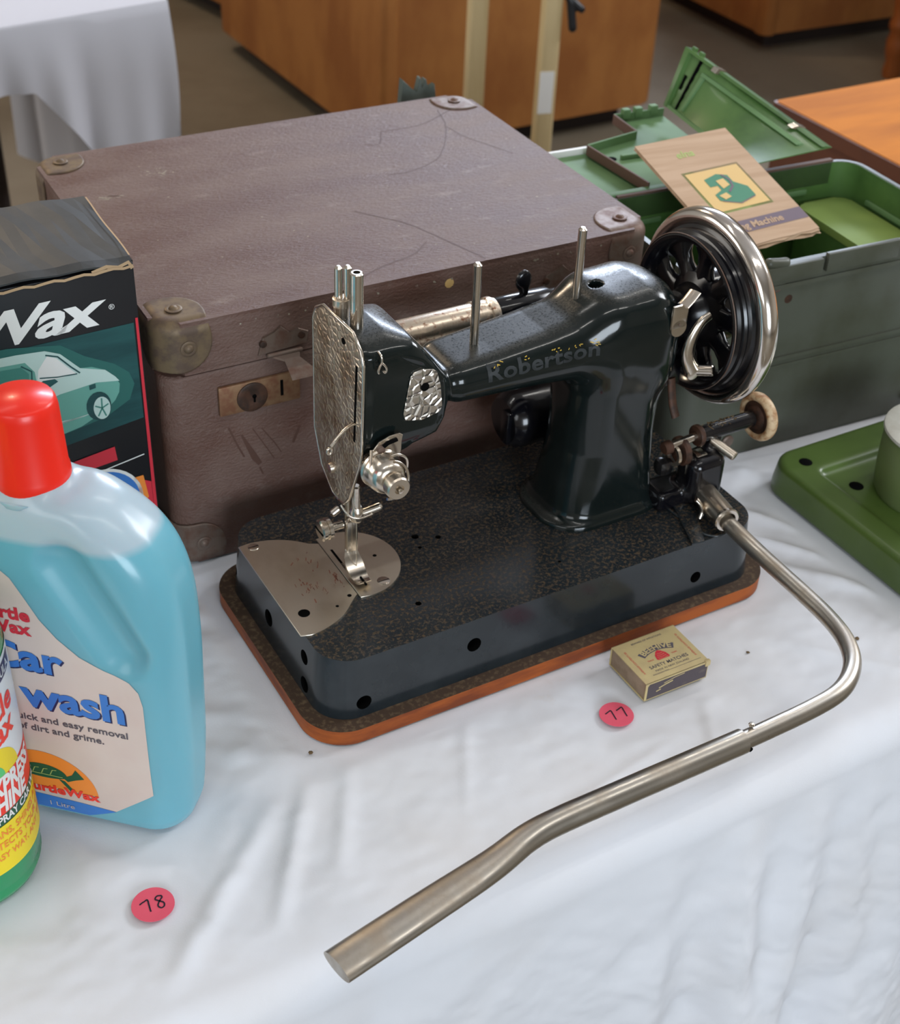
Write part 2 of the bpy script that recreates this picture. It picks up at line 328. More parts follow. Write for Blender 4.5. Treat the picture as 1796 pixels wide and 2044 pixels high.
# ---- signed distance surfaces
def surface_nets(F, lo, hi, h, newton=2):
    lo = np.array(lo, float); hi = np.array(hi, float); n = np.ceil((hi-lo)/h).astype(int)+1
    xs = [lo[i]+h*np.arange(n[i]) for i in range(3)]
    G = np.stack(np.meshgrid(*xs, indexing='ij'), -1).reshape(-1, 3); D = np.empty(len(G), np.float32)
    for s in range(0, len(G), 400000): D[s:s+400000] = F(G[s:s+400000])
    D = D.reshape(n); S = D < 0
    c = n-1
    acc = np.zeros((*c, 3)); cnt = np.zeros(c)
    offs = [(i, j, k) for i in (0, 1) for j in (0, 1) for k in (0, 1)]
    def sl(a, o): return a[o[0]:o[0]+c[0], o[1]:o[1]+c[1], o[2]:o[2]+c[2]]
    for o in offs:
        for ax in range(3):
            if o[ax]: continue
            q = list(o); q[ax] = 1
            A = sl(D, o); B = sl(D, q); x = (A < 0) != (B < 0)
            t = np.where(x, A/np.where(x, A-B, 1), 0)
            for d in range(3):
                acc[..., d] += np.where(x, o[d] + (t if d == ax else 0), 0)
            cnt += x
    act = cnt > 0; idx = -np.ones(c, int); idx[act] = np.arange(act.sum())
    I = np.argwhere(act); V = lo + h*(I + acc[act]/cnt[act][:, None])
    faces = []
    for ax in range(3):
        a, b = [(1, 2), (2, 0), (0, 1)][ax]
        s0 = [slice(1, -1)]*3; s0[ax] = slice(0, -1); s1 = list(s0); s1[ax] = slice(1, None)
        A = S[tuple(s0)]; B = S[tuple(s1)]; E_ = np.argwhere(A != B)
        if not len(E_): continue
        off = np.array([1, 1, 1]); off[ax] = 0; E_ = E_+off
        flip = S[tuple(E_.T)]
        ea = np.zeros(3, int); ea[a] = 1; eb = np.zeros(3, int); eb[b] = 1
        q = [idx[tuple((E_-ea-eb).T)], idx[tuple((E_-eb).T)], idx[tuple(E_.T)], idx[tuple((E_-ea).T)]]
        Q = np.stack(q, 1); Q[~flip] = Q[~flip][:, ::-1]; faces.append(Q)
    Fc = np.concatenate(faces)
    for _ in range(newton):
        e = h*0.25; d0 = F(V); g = np.stack([(F(V+e*np.eye(3)[i])-F(V-e*np.eye(3)[i]))/(2*e) for i in range(3)], 1)
        g2 = (g**2).sum(1); V = V - np.clip(d0/np.maximum(g2, .3), -h*.6, h*.6)[:, None]*g
    return V, Fc
def fast_mesh(name, V, Q, m, parent=None):
    me = bpy.data.meshes.new(name); me.vertices.add(len(V)); me.vertices.foreach_set('co', np.asarray(V, np.float32).ravel())
    me.loops.add(Q.size); me.loops.foreach_set('vertex_index', Q.astype(np.int32).ravel())
    me.polygons.add(len(Q)); me.polygons.foreach_set('loop_start', np.arange(0, Q.size, Q.shape[1], dtype=np.int32))
    try: me.polygons.foreach_set('loop_total', np.full(len(Q), Q.shape[1], np.int32))
    except Exception: pass
    me.update(calc_edges=True); me.validate(); return link(name, me, m, parent, True)
def smin(a, b, k):
    h = np.clip(0.5+0.5*(b-a)/k, 0, 1); return b*(1-h)+a*h-k*h*(1-h)
def smax(a, b, k): return -smin(-a, -b, k)
def rbox2(dx, dy, r):
    qx = dx+r; qy = dy+r; return np.hypot(np.maximum(qx, 0), np.maximum(qy, 0))+np.minimum(np.maximum(qx, qy), 0)-r
def sdbox(p, c, hf, r):
    q = np.abs(p-np.array(c))-np.array(hf)+r; return np.linalg.norm(np.maximum(q, 0), axis=1)+np.minimum(q.max(1), 0)-r
def capsule(p, a, b, r):
    a = np.array(a); b = np.array(b); d = b-a; t = np.clip(((p-a)@d)/(d@d), 0, 1); return np.linalg.norm(p-a-t[:, None]*d, axis=1)-r
def poly2d(x, y, P):
    P = np.array(P); n = len(P); d = np.full(x.shape, 1e9); s = np.ones(x.shape)
    j = n-1
    for i in range(n):
        ex, ey = P[j]-P[i]; wx = x-P[i][0]; wy = y-P[i][1]; t = np.clip((wx*ex+wy*ey)/(ex*ex+ey*ey), 0, 1)
        d = np.minimum(d, (wx-ex*t)**2+(wy-ey*t)**2)
        c1 = y >= P[i][1]; c2 = y < P[j][1]; c3 = ex*wy > ey*wx
        fl = (c1 & c2 & c3) | (~c1 & ~c2 & ~c3); s = np.where(fl, -s, s); j = i
    return s*np.sqrt(d)
# ---- flat print
def text2d(s, size, shear=0.0, offset=0.0, align='LEFT', spacing=1.0):
    cu = bpy.data.curves.new('lettering', 'FONT'); cu.body = s; cu.size = size; cu.shear = shear; cu.offset = offset; cu.align_x = align
    cu.space_character = spacing; cu.resolution_u = 3; cu.fill_mode = 'FRONT'
    o = bpy.data.objects.new('lettering', cu); COL.objects.link(o)
    dg = bpy.context.evaluated_depsgraph_get(); dg.update(); me = o.evaluated_get(dg).to_mesh()
    v = [(p.co.x, p.co.y) for p in me.vertices]; f = [tuple(p.vertices) for p in me.polygons]
    o.evaluated_get(dg).to_mesh_clear(); bpy.data.objects.remove(o); bpy.data.curves.remove(cu); return v, f
def flat(name, vf, fn, m, parent=None, cut=None):
    """put 2d verts/faces on a surface through fn(u, v) -> 3d; cut = grid step used to make it follow a curve"""
    v, f = vf; bm = bmesh.new(); bv = [bm.verts.new((a, b, 0)) for a, b in v]
    for q in f:
        try: bm.faces.new([bv[i] for i in q])
        except ValueError: pass
    if cut:
        xs = [a for a, b in v]; ys = [b for a, b in v]
        for ax, (l0, h0) in enumerate(((min(xs), max(xs)), (min(ys), max(ys)))):
            c = l0+cut
            while c < h0:
                co = (c, 0, 0) if ax == 0 else (0, c, 0); no = (1, 0, 0) if ax == 0 else (0, 1, 0)
                bmesh.ops.bisect_plane(bm, geom=bm.verts[:]+bm.edges[:]+bm.faces[:], plane_co=co, plane_no=no, dist=1e-7); c += cut
    bmesh.ops.triangulate(bm, faces=[q for q in bm.faces if len(q.verts) > 4])
    for q in bm.verts: q.co = fn(q.co.x, q.co.y)
    me = bpy.data.meshes.new(name); bm.to_mesh(me); bm.free(); return link(name, me, m, parent, bool(cut))
def polyf(pts): return [tuple(p) for p in pts], [tuple(range(len(pts)))]
def circ(cx, cy, r, n=32, ry=None, a0=0, a1=360):
    ry = r if ry is None else ry; k = n if a1-a0 == 360 else n+1
    return polyf([(cx+r*math.cos(math.radians(a0+(a1-a0)*i/n)), cy+ry*math.sin(math.radians(a0+(a1-a0)*i/n))) for i in range(k)])
def merge(*vfs):
    V = []; F = []
    for v, f in vfs: k = len(V); V += v; F += [tuple(i+k for i in q) for q in f]
    return V, F
def shift(vf, dx, dy, rot=0.0, sx=1.0, sy=1.0):
    c, s = math.cos(rot), math.sin(rot); return [(dx+c*x*sx-s*y*sy, dy+s*x*sx+c*y*sy) for x, y in vf[0]], vf[1]
def stroke(pts, w):
    """a ribbon of width w along 2d points"""
    out = []; n = len(pts); L = []; R = []
    for i in range(n):
        a = Vector(pts[max(i-1, 0)]); b = Vector(pts[min(i+1, n-1)]); d = (b-a).normalized(); q = Vector((-d.y, d.x))*w/2
        L.append(tuple(Vector(pts[i])+q)); R.append(tuple(Vector(pts[i])-q))
    v = L+R; f = [(i, i+1, n+i+1, n+i) for i in range(n-1)]; return v, f

# ================================================================== setting
def struct(name, o): o.name = name; o['kind'] = 'structure'; return o
struct('floor', box('floor', (-5.5, -4.5, -0.05), (5.5, 9.5, 0), 'floor'))
struct('ceiling', box('ceiling', (-5.5, -4.5, 4.3), (5.5, 9.5, 4.4), 'ceil'))
struct('wall_left', box('wall_left', (-5.6, -4.5, 0), (-5.5, 9.5, 4.3), 'wall'))
struct('wall_right', box('wall_right', (5.5, -4.5, 0), (5.6, 9.5, 4.3), 'wall'))
struct('wall_back', box('wall_back', (-5.5, 9.5, 0), (5.5, 9.6, 4.3), 'wall'))
struct('wall_front', box('wall_front', (-5.5, -4.6, 0), (5.5, -4.5, 4.3), 'wall'))

YM, YS, YG = 0.544, 0.5244, 0.482
PM = (-0.0743, 0.672, TZ); PS = (-0.208, 0.84695, TZ); PG = (0.2876, 1.0648, TZ)
def m2w(x, y, z=0):
    c, s = math.cos(YM), math.sin(YM); return (PM[0]+c*x-s*y, PM[1]+s*x+c*y, PM[2]+z)

# ---- sale table with its cloth
tb = thing('folding_table', 'long folding table hidden under the white cotton cloth', 'table', (PM[0], PM[1], 0), YM)
prism('table_top', rrect(-0.98, -0.158, 0.94, 0.60, 0.01), TZ-0.034, TZ-0.009, 'pew', tb, bev=0.003)
for x in (-0.9, 0.86):
    for y in (-0.09, 0.53): rodm('leg', (x, y, 0), (x, y, TZ-0.034), 0.014, 'nickel', tb)

def vnoise(x, y, sc, seed=0):
    """smooth value noise"""
    r = np.random.default_rng(seed); T = r.random((64, 64)); u = x*sc; v = y*sc; i = np.floor(u).astype(int); j = np.floor(v).astype(int); a = u-i; b = v-j
    a = a*a*(3-2*a); b = b*b*(3-2*b); g = lambda p, q: T[p % 64, q % 64]
    return (g(i, j)*(1-a)*(1-b)+g(i+1, j)*a*(1-b)+g(i, j+1)*(1-a)*b+g(i+1, j+1)*a*b)-0.5
def seg(x, y, a, b):
    ax, ay = a; bx, by = b; dx, dy = bx-ax, by-ay; L = dx*dx+dy*dy; t = np.clip(((x-ax)*dx+(y-ay)*dy)/L, 0, 1)
    return np.hypot(x-ax-t*dx, y-ay-t*dy), t
def cloth():
    NX, X0, X1 = 760, -1.0, 0.95
    xs = np.linspace(X0, X1, NX)
    EDGE = -0.147; BACK = 0.602; R = 0.026; DROP = 0.50
    ys = list(np.linspace(BACK, EDGE, 300)); nv = len(ys); na = 16; nd = 180
    V = np.zeros((nv+na+nd, NX, 3)); X = np.tile(xs, (nv, 1)); Y = np.repeat(np.array(ys)[:, None], NX, 1)
    z = 0.0016*vnoise(X+5, Y+5, 14, 1) + 0.0016*vnoise(X+5+Y*.5, Y+5, 27, 2) + 0.0009*vnoise(X+9, Y*1.6+5, 70, 3) + 0.0004*vnoise(X+9, Y+5, 170, 4) + 0.0008*np.abs(vnoise(X*1.2+Y+7, Y*1.4-X*.4+9, 34, 11))
    # ridges of the crumpled cloth: start, end, height, width
    RG = [((.46, .13), (.60, .02), .004, .006), ((.40, .10), (.45, .04), .004, .007), ((.385, .07), (.44, .00), .0045, .006), ((.39, .02), (.45, -.05), .0035, .007), ((.42, -.02), (.50, -.10), .0035, .007),
          ((.41, .16), (.55, .12), .004, .006), ((-.06, -.04), (-.16, -.13), .004, .007), ((-.03, -.03), (-.09, -.12), .004, .006), ((.00, -.03), (-.04, -.10), .003, .006), ((-.05, .02), (-.12, -.03), .004, .008),
          ((.05, -.10), (.09, -.03), .0015, .004), ((.10, -.13), (.20, -.11), .0015, .004), ((.22, -.15), (.25, -.09), .002, .004), ((.34, -.06), (.42, -.15), .003, .007), ((-.14, .10), (-.05, .05), .005, .010), ((-.10, .17), (-.03, .16), .006, .008)]
    for a, b, h, w in RG:
        d, t = seg(X, Y, a, b); z += h*np.exp(-(d/w)**2)*np.sin(PI*np.clip(t*.9+.05, 0, 1))**.5
    # the cloth lies flat where something stands on it
    def under(cx, cy, hx, hy, yaw=0.0):
        c, s = math.cos(yaw), math.sin(yaw); u = c*(X-cx)+s*(Y-cy); v = -s*(X-cx)+c*(Y-cy)
        d = np.maximum(np.abs(u)-hx, np.abs(v)-hy); return np.clip((d-0.001)/0.018, 0, 1)
    foot = FOOT
    k = np.ones_like(z)
    for f in foot: k = np.minimum(k, under(*f))
    k = k*k*(3-2*k)
    z = z*k + (-0.0012)*(1-k); z = np.where(k < 1, np.minimum(z, 0.004*k-0.0004), z)
    fade = np.clip((Y-EDGE)/0.02, 0, 1); z = z*fade-0.0004
    V[:nv, :, 0] = X; V[:nv, :, 1] = Y; V[:nv, :, 2] = z
    fx = xs
    # hanging folds
    for i in range(na):
        a = (i+1)/na*PI/2; V[nv+i, :, 0] = xs; V[nv+i, :, 1] = EDGE-R*math.sin(a); V[nv+i, :, 2] = -0.0004-R*(1-math.cos(a))
    folds = [(.160, .020, .012), (.226, .024, .030), (.292, .024, .024), (.335, .02, .016), (.12, .045, .008), (.39, .03, .016), (.46, .05, .010), (-.02, .06, .006), (-.14, .06, .008), (-.30, .07, .009), (.56, .05, .011), (.70, .06, .010), (-.5, .07, .01), (-.7, .06, .01)]
    for i in range(nd):
        s = (i+1)/nd; dz = s*DROP; g = 1-math.exp(-dz/0.05); off = 0
        for c, w, h in folds: off = off + h*(0.5+1.2*s)*np.exp(-((fx-c-dz*0.10*math.sin(c*40))/(w*(0.8+.5*s)))**2)
        q = 0.014*vnoise(fx+5, np.full_like(fx, 5+dz*.5), 12, 6) + 0.004*vnoise(fx+5+dz, np.full_like(fx, 5+dz), 26, 7) + 0.0016*vnoise(fx+5-dz*.6, np.full_like(fx, 5+dz), 75, 8) + 0.0006*vnoise(fx+5, np.full_like(fx, 5+dz), 160, 9)
        V[nv+na+i, :, 0] = fx; V[nv+na+i, :, 1] = EDGE-R-g*(off+q*1.4+0.004*g+.0); V[nv+na+i, :, 2] = -0.0004-R-dz
    H = nv+na+nd; idx = np.arange(H*NX).reshape(H, NX)
    Q = np.stack([idx[:-1, :-1], idx[1:, :-1], idx[1:, 1:], idx[:-1, 1:]], -1).reshape(-1, 4)
    o = fast_mesh('tablecloth', V.reshape(-1, 3), Q, 'cloth'); o.location = PM; o.rotation_euler = (0, 0, YM)
    tagp(o, 'white cotton tablecloth, creased and stained, under the sewing machine', 'tablecloth'); return o
def toM(x, y):
    c, s = math.cos(YM), math.sin(YM); dx, dy = x-PM[0], y-PM[1]; return (c*dx+s*dy, -s*dx+c*dy)
def s2w(F, yaw, x, y): c, s = math.cos(yaw), math.sin(yaw); return (F[0]+c*x-s*y, F[1]+s*x+c*y)
FOOT = [(0.184, 0.089, 0.20, 0.104, 0)]
q = toM(*s2w(PS, YS, 0.207, 0.16)); FOOT.append((*q, 0.21, 0.162, YS-YM))
q = toM(*s2w(PS, YS, -0.10, 0.065)); FOOT.append((*q, 0.10, 0.062, YS-YM))
q = toM(*s2w(PG, YG, 0.022, 0.079)); FOOT.append((*q, 0.147, 0.083, YG-YM))
q = toM(-0.228, 0.62); FOOT.append((*q, 0.085, 0.035, -0.2-YM))
q = toM(-0.31, 0.556); FOOT.append((*q, 0.08, 0.053, 0.15-YM))
FOOT += [(0.241, -0.047, 0.029, 0.023, 0), (0.188, -0.071, 0.012, 0.012, 0), (-0.152, -0.0755, 0.013, 0.013, 0), (0.62, 0.0, 0.165, 0.105, 0), (0.375, 0.578, .03, .012, 0)]
cloth()

# ================================================================== sewing machine
sm = thing('sewing_machine', 'old black enamelled sewing machine with hammered metal face plate and long bent steel lever', 'sewing machine', PM, YM)
# wooden base board
bb = 0.0124
wb = prism('wooden_base', rrect(-bb, -bb, 0.368+bb, 0.178+bb, 0.032, 12), 0.0, 0.0122, 'wood_edge', sm, bev=0.0012)
wb.data.materials.append(M['wood_top'])
for p in wb.data.polygons:
    if p.normal.z > 0.8: p.material_index = 1
# bed casting with drilled holes
bm = bmesh.new(); bm_prism(bm, rrect(-0.002, -0.002, 0.370, 0.180, 0.026, 12), 0.0123, 0.0612, 0.0035, taper=0.004, seg=3, bevbot=False)
bed = from_bm('bed', bm, 'bed', sm)
bed.data.materials.append(M['hole'])
cut = bmesh.new()
def bcyl(bm, c, r, axis, dep, n=20):
    v, f = lathe_vf([(0, -dep), (r, -dep), (r, dep), (0, dep)], n, c, axis); k = [bm.verts.new(q) for q in v]
    for q in f:
        try: bm.faces.new([k[i] for i in q])
        except ValueError: pass
for x, z, r in ((0.112, 0.040, 0.0056), (0.026, 0.024, 0.0056), (0.306, 0.030, 0.0048)): bcyl(cut, (x, 0, z), r, 'y', 0.012)
for y, z, r in ((0.098, 0.033, 0.0065), (0.039, 0.043, 0.0055), (0.036, 0.021, 0.0060), (0.160, 0.031, 0.003)): bcyl(cut, (0, y, z), r, 'x', 0.012)
for x, y, r in ((0.120, 0.103, 0.0028), (0.135, 0.095, 0.0022), (0.117, 0.090, 0.0015), (0.086, 0.035, 0.0022), (0.20, 0.03, .0012)): bcyl(cut, (x, y, 0.062), r, 'z', 0.006)
bmesh.ops.remove_doubles(cut, verts=cut.verts, dist=1e-6); bmesh.ops.recalc_face_normals(cut, faces=cut.faces)
cme = bpy.data.meshes.new('cut'); cut.to_mesh(cme); cut.free(); cme.materials.append(M['hole']); co = bpy.data.objects.new('cut', cme); COL.objects.link(co); co.parent = sm
md = bed.modifiers.new('b', 'BOOLEAN'); md.object = co; md.solver = 'EXACT'; md.operation = 'DIFFERENCE'
try: md.material_mode = 'TRANSFER'
except Exception: pass
dg = bpy.context.evaluated_depsgraph_get(); dg.update(); nm = bpy.data.meshes.new_from_object(bed.evaluated_get(dg)); bed.modifiers.clear(); bed.data = nm
bpy.data.objects.remove(co); auto(bed, 30)
for x, y in ((0.307, 0.045),):                # raised runway by the lever socket
    prism('bed_rib', [(0.298, 0.001), (0.309, -0.0005), (0.335, 0.050), (0.320, 0.062)], 0.0610, 0.0640, 'bed', sm, bev=0.001)
sweep('drip_lip', spline([(0.309, 0.052, 0.0625), (0.311, 0.030, 0.0622), (0.313, 0.012, 0.0622), (0.322, 0.0015, 0.0622), (0.334, 0.004, 0.0622), (0.338, 0.016, 0.0622)], 6), 0.0011, 'bed', sm)

# slide plate and needle plate
def arc(cx, cy, rx, ry, a0, a1, n=20): return [(cx+rx*math.cos(math.radians(a0+(a1-a0)*i/n)), cy+ry*math.sin(math.radians(a0+(a1-a0)*i/n))) for i in range(n+1)]
HT = 0.0613
sp_pts = [(-0.0012, 0.148)] + [(-0.0012, 0.040)] + arc(0.004, 0.093, 0.0545, 0.0555, -88, -40, 14) + [(0.0523, 0.062), (0.0523, 0.126)] + arc(0.004, 0.093, 0.0545, 0.0555, 40, 88, 14)
spl = prism('slide_plate', sp_pts, HT, HT+0.0011, 'plate', sm, bev=0.0003, seg=1)
npl = prism('needle_plate', [(0.0528, 0.0575)] + [(0.060, 0.0565)] + arc(0.062, 0.0945, 0.0365, 0.038, -88, 88, 26) + [(0.0528, 0.1315)], HT, HT+0.0012, 'plate', sm, bev=0.0003, seg=1)
def disc(name, c, r, h, m, par, n=18): return lathe(name, [(0, 0), (r, 0), (r, h*.6), (r*.85, h), (0, h)], m, par, n, c, 'z')
for c in ((0.075, 0.0665),):
    s = disc('screw', (c[0], c[1], HT+0.001), 0.0047, 0.0006, 'nickel', npl); box('slot', (c[0]-0.0042, c[1]-0.0003, HT+0.0015), (c[0]+0.0042, c[1]+0.0003, HT+0.0017), 'hole', npl)
s = disc('screw', (0.0085, 0.143, HT+0.0009), 0.0042, 0.0006, 'nickel', spl); box('slot', (0.0045, 0.1427, HT+0.0014), (0.0125, 0.1433, HT+0.0016), 'hole', spl)
disc('oil_hole', (0.0105, 0.060, HT+0.0008), 0.0042, 0.0005, 'hole', spl); disc('pin_hole', (0.034, 0.0565, HT+0.0008), 0.0012, 0.0005, 'hole', spl); disc('pin_hole', (0.0465, 0.063, HT+0.0008), 0.0016, 0.0005, 'hole', spl)
disc('pin_hole', (0.0825, 0.095, HT+0.0009), 0.0015, 0.0005, 'hole', npl)
for x0, y0, y1 in ((0.0565, 0.076, 0.115), (0.0635, 0.083, 0.098)):
    box('feed_slot', (x0, y0, HT+0.0009), (x0+0.0018, y1, HT+0.00135), 'hole', npl)
    bm = bmesh.new()
    for i in range(int((min(y1, .098)-y0)/0.0016)):
        bm_box(bm, (x0+0.0009, y0+0.0012+i*0.0016, HT+0.0014), (0.0013, 0.0009, 0.0009))
    from_bm('feed_dog', bm, 'nickel', npl)

rs = []
for cx, cy, w_, h_, n_ in ((0.026, 0.079, .012, .016, 26), (0.046, 0.083, .003, .016, 16), (0.034, 0.105, .014, .02, 10)):
    for i in range(n_):
        u = cx+random.gauss(0, w_*.4); v_ = cy+random.gauss(0, h_*.4); L_ = random.uniform(.001, .0045); a_ = 1.2+random.uniform(-.5, .5)
        if 0.003 < u < 0.050: rs.append(stroke([(u, v_), (u+L_*math.cos(a_), v_+L_*math.sin(a_))], random.uniform(.0003, .0009)))
flat('rust_marks', merge(*rs), lambda u, v: Vector((u, v, HT+0.00118)), 'rust_red', spl)

# the casting: head, arm and pillar as one surface
HEADP = [(0.0535, 0.262), (0.076, 0.2635), (0.092, 0.256), (0.107, 0.238), (0.1165, 0.224), (0.1165, 0.193), (0.111, 0.181), (0.093, 0.176), (0.084, 0.166), (0.079, 0.152), (0.073, 0.142), (0.0535, 0.140)]
XA = [0.09, 0.12, 0.16, 0.20, 0.24, 0.28, 0.32]
ZT = [0.226, 0.2205, 0.2245, 0.2295, 0.2370, 0.2445, 0.240]; ZB = [0.197, 0.193, 0.192, 0.189, 0.183, 0.166, 0.152]; WA = [0.027, 0.0265, 0.029, 0.031, 0.033, 0.035, 0.034]
def F_body(p):
    x, y, z = p[:, 0], p[:, 1]-0.090, p[:, 2]
    # head
    d2 = poly2d(x, z, HEADP); hw = 0.0335 - 0.10*np.clip(0.190-z, 0, 0.05)
    head = rbox2(d2, np.abs(y)-hw, 0.0085)
    # the top of the head falls away to both sides
    crown = np.hypot(y/1.05, (z-0.214)/1.0*0.98)-0.0485; head = smax(head, crown, 0.006)
    head = np.maximum(head, 0.0532-x)
    # arm
    zt = np.interp(x, XA, ZT); zb = np.interp(x, XA, ZB); w = np.interp(x, XA, WA); zc = (zt+zb)/2; h = (zt-zb)/2
    armd = rbox2(np.abs(y)-w, np.abs(z-zc)-h, np.minimum(h, w)*0.90); armd = smax(armd, np.maximum(0.100-x, x-0.306), 0.020)
    # pillar
    t = np.clip((z-0.061)/0.13, 0, 1); xl = 0.2175+0.013*np.minimum(t*2.2, 1)**.6; xr = 0.3135-0.006*np.minimum(t*2, 1)**.7
    xc = (xl+xr)/2; hx = (xr-xl)/2; hy = 0.0355-0.004*np.sin(np.clip(t, 0, 1)*PI)
    pl = rbox2(np.abs(x-xc)-hx, np.abs(y)-hy, 0.026)
    pl = smax(pl, np.hypot(np.maximum(np.abs(x-0.266)-0.012, 0)/1.0, np.maximum(z-0.2060, 0))-0.0395, 0.020)
    pl = np.where(z < 0.0585, np.maximum(pl, 0.0585-z), pl)
    # flange where the pillar meets the bed
    fl = rbox2(rbox2(np.abs(x-0.2655)-0.0525, np.abs(y)-0.0385, 0.030), np.abs(z-0.0615)-0.0035, 0.002)
    d = smin(armd, pl, 0.016); d = smin(d, head, 0.010); d = smin(d, fl, 0.008)
    # groove where the head meets the arm
    g = np.hypot(x-0.122, np.maximum(np.abs(y)-0.0, 0)*0)   # plane distance
    d = d + 0.0022*np.exp(-((x-0.1235)/0.0045)**2)*np.clip((0.235-z)/0.02, 0, 1)
    # recessed panel on the front of the head
    pan = poly2d(x, z, [(0.057, 0.249), (0.078, 0.2495), (0.097, 0.239), (0.1115, 0.222), (0.1125, 0.196), (0.107, 0.186), (0.091, 0.181), (0.080, 0.168), (0.074, 0.155), (0.057, 0.155)])
    d = d + np.where(y < 0, 0.0011*np.clip(0.5-pan/0.0022, 0, 1), 0)
    # oil holes
    for cx, cy, r in ((0.250, 0.0, 0.0050), (0.118, -0.012, 0.0024)):
        hole = np.maximum(np.hypot(x-cx, y-cy)-r, 0.215-z); d = np.where(z > 0.2, np.maximum(d, -hole), d)
    return d
BV, BQ = surface_nets(F_body, (0.048, 0.045, 0.052), (0.325, 0.136, 0.272), 0.0014)
body = fast_mesh('arm_casting', BV, BQ, 'enamel', sm)
bvh = BVHTree.FromPolygons([Vector(v) for v in BV], [tuple(int(i) for i in q) for q in BQ])
def on_body(x, z, off=0.00025, y0=0.02):
    h = bvh.ray_cast(Vector((x, y0, z)), Vector((0, 1, 0)));
    return (h[0]+h[1]*(off if h[1].y < 0 else -off)) if h[0] is not None else Vector((x, 0.058, z))
def on_top(x, y):
    h = bvh.ray_cast(Vector((x, y, 0.35)), Vector((0, 0, -1))); return h[0].z if h[0] is not None else 0.22
disc('oil_hole', (0.250, 0.090, 0.2275), 0.0046, 0.0006, 'hole', body)
disc('oil_hole', (0.118, 0.078, 0.2165), 0.0022, 0.0006, 'hole', body)
# faded gold lettering on the arm
tv = text2d('Robertson', 0.0150, 0.0, 0.0004, spacing=1.05)
tw = max(v[0] for v in tv[0])
sc_ = 0.086/tw
flat('lettering', ([(a*sc_, b) for a, b in tv[0]], tv[1]), lambda u, v: on_body(0.148+u, 0.2095+v+u*0.03), 'decal', body, cut=0.004)['label'] = 'faded name lettering along the arm'
gm = []
for i in range(26):
    u = random.choice([0.004, 0.010, 0.030, 0.044, 0.050, 0.054, 0.062, 0.067, 0.072, 0.078, 0.083])+random.uniform(-.002, .002); v = 0.0095+random.uniform(-.002, .0022)
    gm.append(stroke([(u, v), (u+random.uniform(.0006, .0022), v+random.uniform(-.0012, .0012))], 0.0005))
flat('gold_traces', merge(*gm), lambda u, v: on_body(0.148+u, 0.2095+v+u*0.03, 0.0003), 'gold', body)['label'] = 'flecks of gold left on the lettering'

# face plate
fp = [(0.110, 0.266), (0.121, 0.259), (0.1255, 0.250), (0.1265, 0.165), (0.116, 0.140), (0.104, 0.131), (0.098, 0.127), (0.090, 0.1265), (0.081, 0.128), (0.073, 0.138), (0.0585, 0.172), (0.0555, 0.185), (0.053, 0.250), (0.0565, 0.2595), (0.067, 0.2675)]
def yz_prism(name, pts, x0, x1, m, par, bev=0.0):
    bm = bmesh.new(); bm_prism(bm, [(b, a) for a, b in pts], 0, 1e-9+abs(x1-x0), bev)
    # local (x=z_world, y=y_world, z=thickness) -> (x0+t, y, z)
    for v in bm.verts: v.co = Vector((x0+v.co.z, v.co.y, v.co.x))
    return auto(from_bm(name, bm, m, par))
face = yz_prism('face_plate', fp, 0.0512, 0.0532, 'hammer', sm, 0.0006)
yz_prism('slot', [(0.0600, 0.247), (0.0622, 0.247), (0.0655, 0.189), (0.0635, 0.189)], 0.0508, 0.0514, 'hole', face)
lathe('screw_hole', [(0, -0.0003), (0.0022, -0.0003), (0.0022, 0.0003), (0, 0.0003)], 'hole', face, 14, (0.0510, 0.0795, 0.2555), 'x')
edge = [(a, b) for a, b in fp]
sweep('face_edge', [(0.0518, a, b) for a, b in edge], 0.0011, 'nickel', face, n=8, closed=True)
lathe('fixing_screw', [(0, -0.003), (0.0035, -0.0025), (0.004, 0), (0.004, 0.001), (0, 0.001)], 'nickel_worn', face, 16, (0.0512, 0.0985, 0.1475), 'x')
tk = sweep('take_up_lever', spline([(0.054, 0.0645, 0.203), (0.046, 0.062, 0.2035), (0.037, 0.0585, 0.2005), (0.0305, 0.0565, 0.196)], 6), 0.0012, 'nickel', sm, n=10)
sweep('eyelet', [(0.0295+0.0016*math.cos(a), 0.0562, 0.1930+0.0022*math.sin(a)) for a in [2*PI*i/14 for i in range(14)]], 0.0009, 'nickel', tk, n=8, closed=True)

# badge plate, thread hook on the head
bd = [(0.0835, 0.2005), (0.0825, 0.206), (0.0870, 0.2325), (0.0895, 0.2350), (0.0950, 0.2362), (0.1035, 0.2340), (0.1062, 0.2315), (0.1090, 0.221), (0.1112, 0.204), (0.1092, 0.2005), (0.0960, 0.1975)]
bm = bmesh.new(); bm_prism(bm, bd, 0, 0.0014, 0.0004, seg=1)
yb = on_body(0.097, 0.216).y
for v in bm.verts: v.co = Vector((v.co.x, yb-0.0004-v.co.z+0.0006, v.co.y))
badge = auto(from_bm('badge_plate', bm, 'hammer2', sm))
sc1 = lathe('screw', [(0, 0), (0.0030, 0), (0.0030, 0.0007), (0.0022, 0.0014), (0, 0.0015)], 'hole', badge, 16, (0.0975, yb-0.0008, 0.2225), '-y')
hk = sweep('thread_hook', spline([(0.0645, 0.058, 0.2555), (0.0647, 0.0545, 0.2545), (0.0647, 0.0535, 0.2505), (0.0632, 0.0535, 0.2475), (0.0622, 0.0535, 0.2445), (0.0628, 0.0535, 0.2430)], 5), 0.0008, 'nickel', sm, n=8)
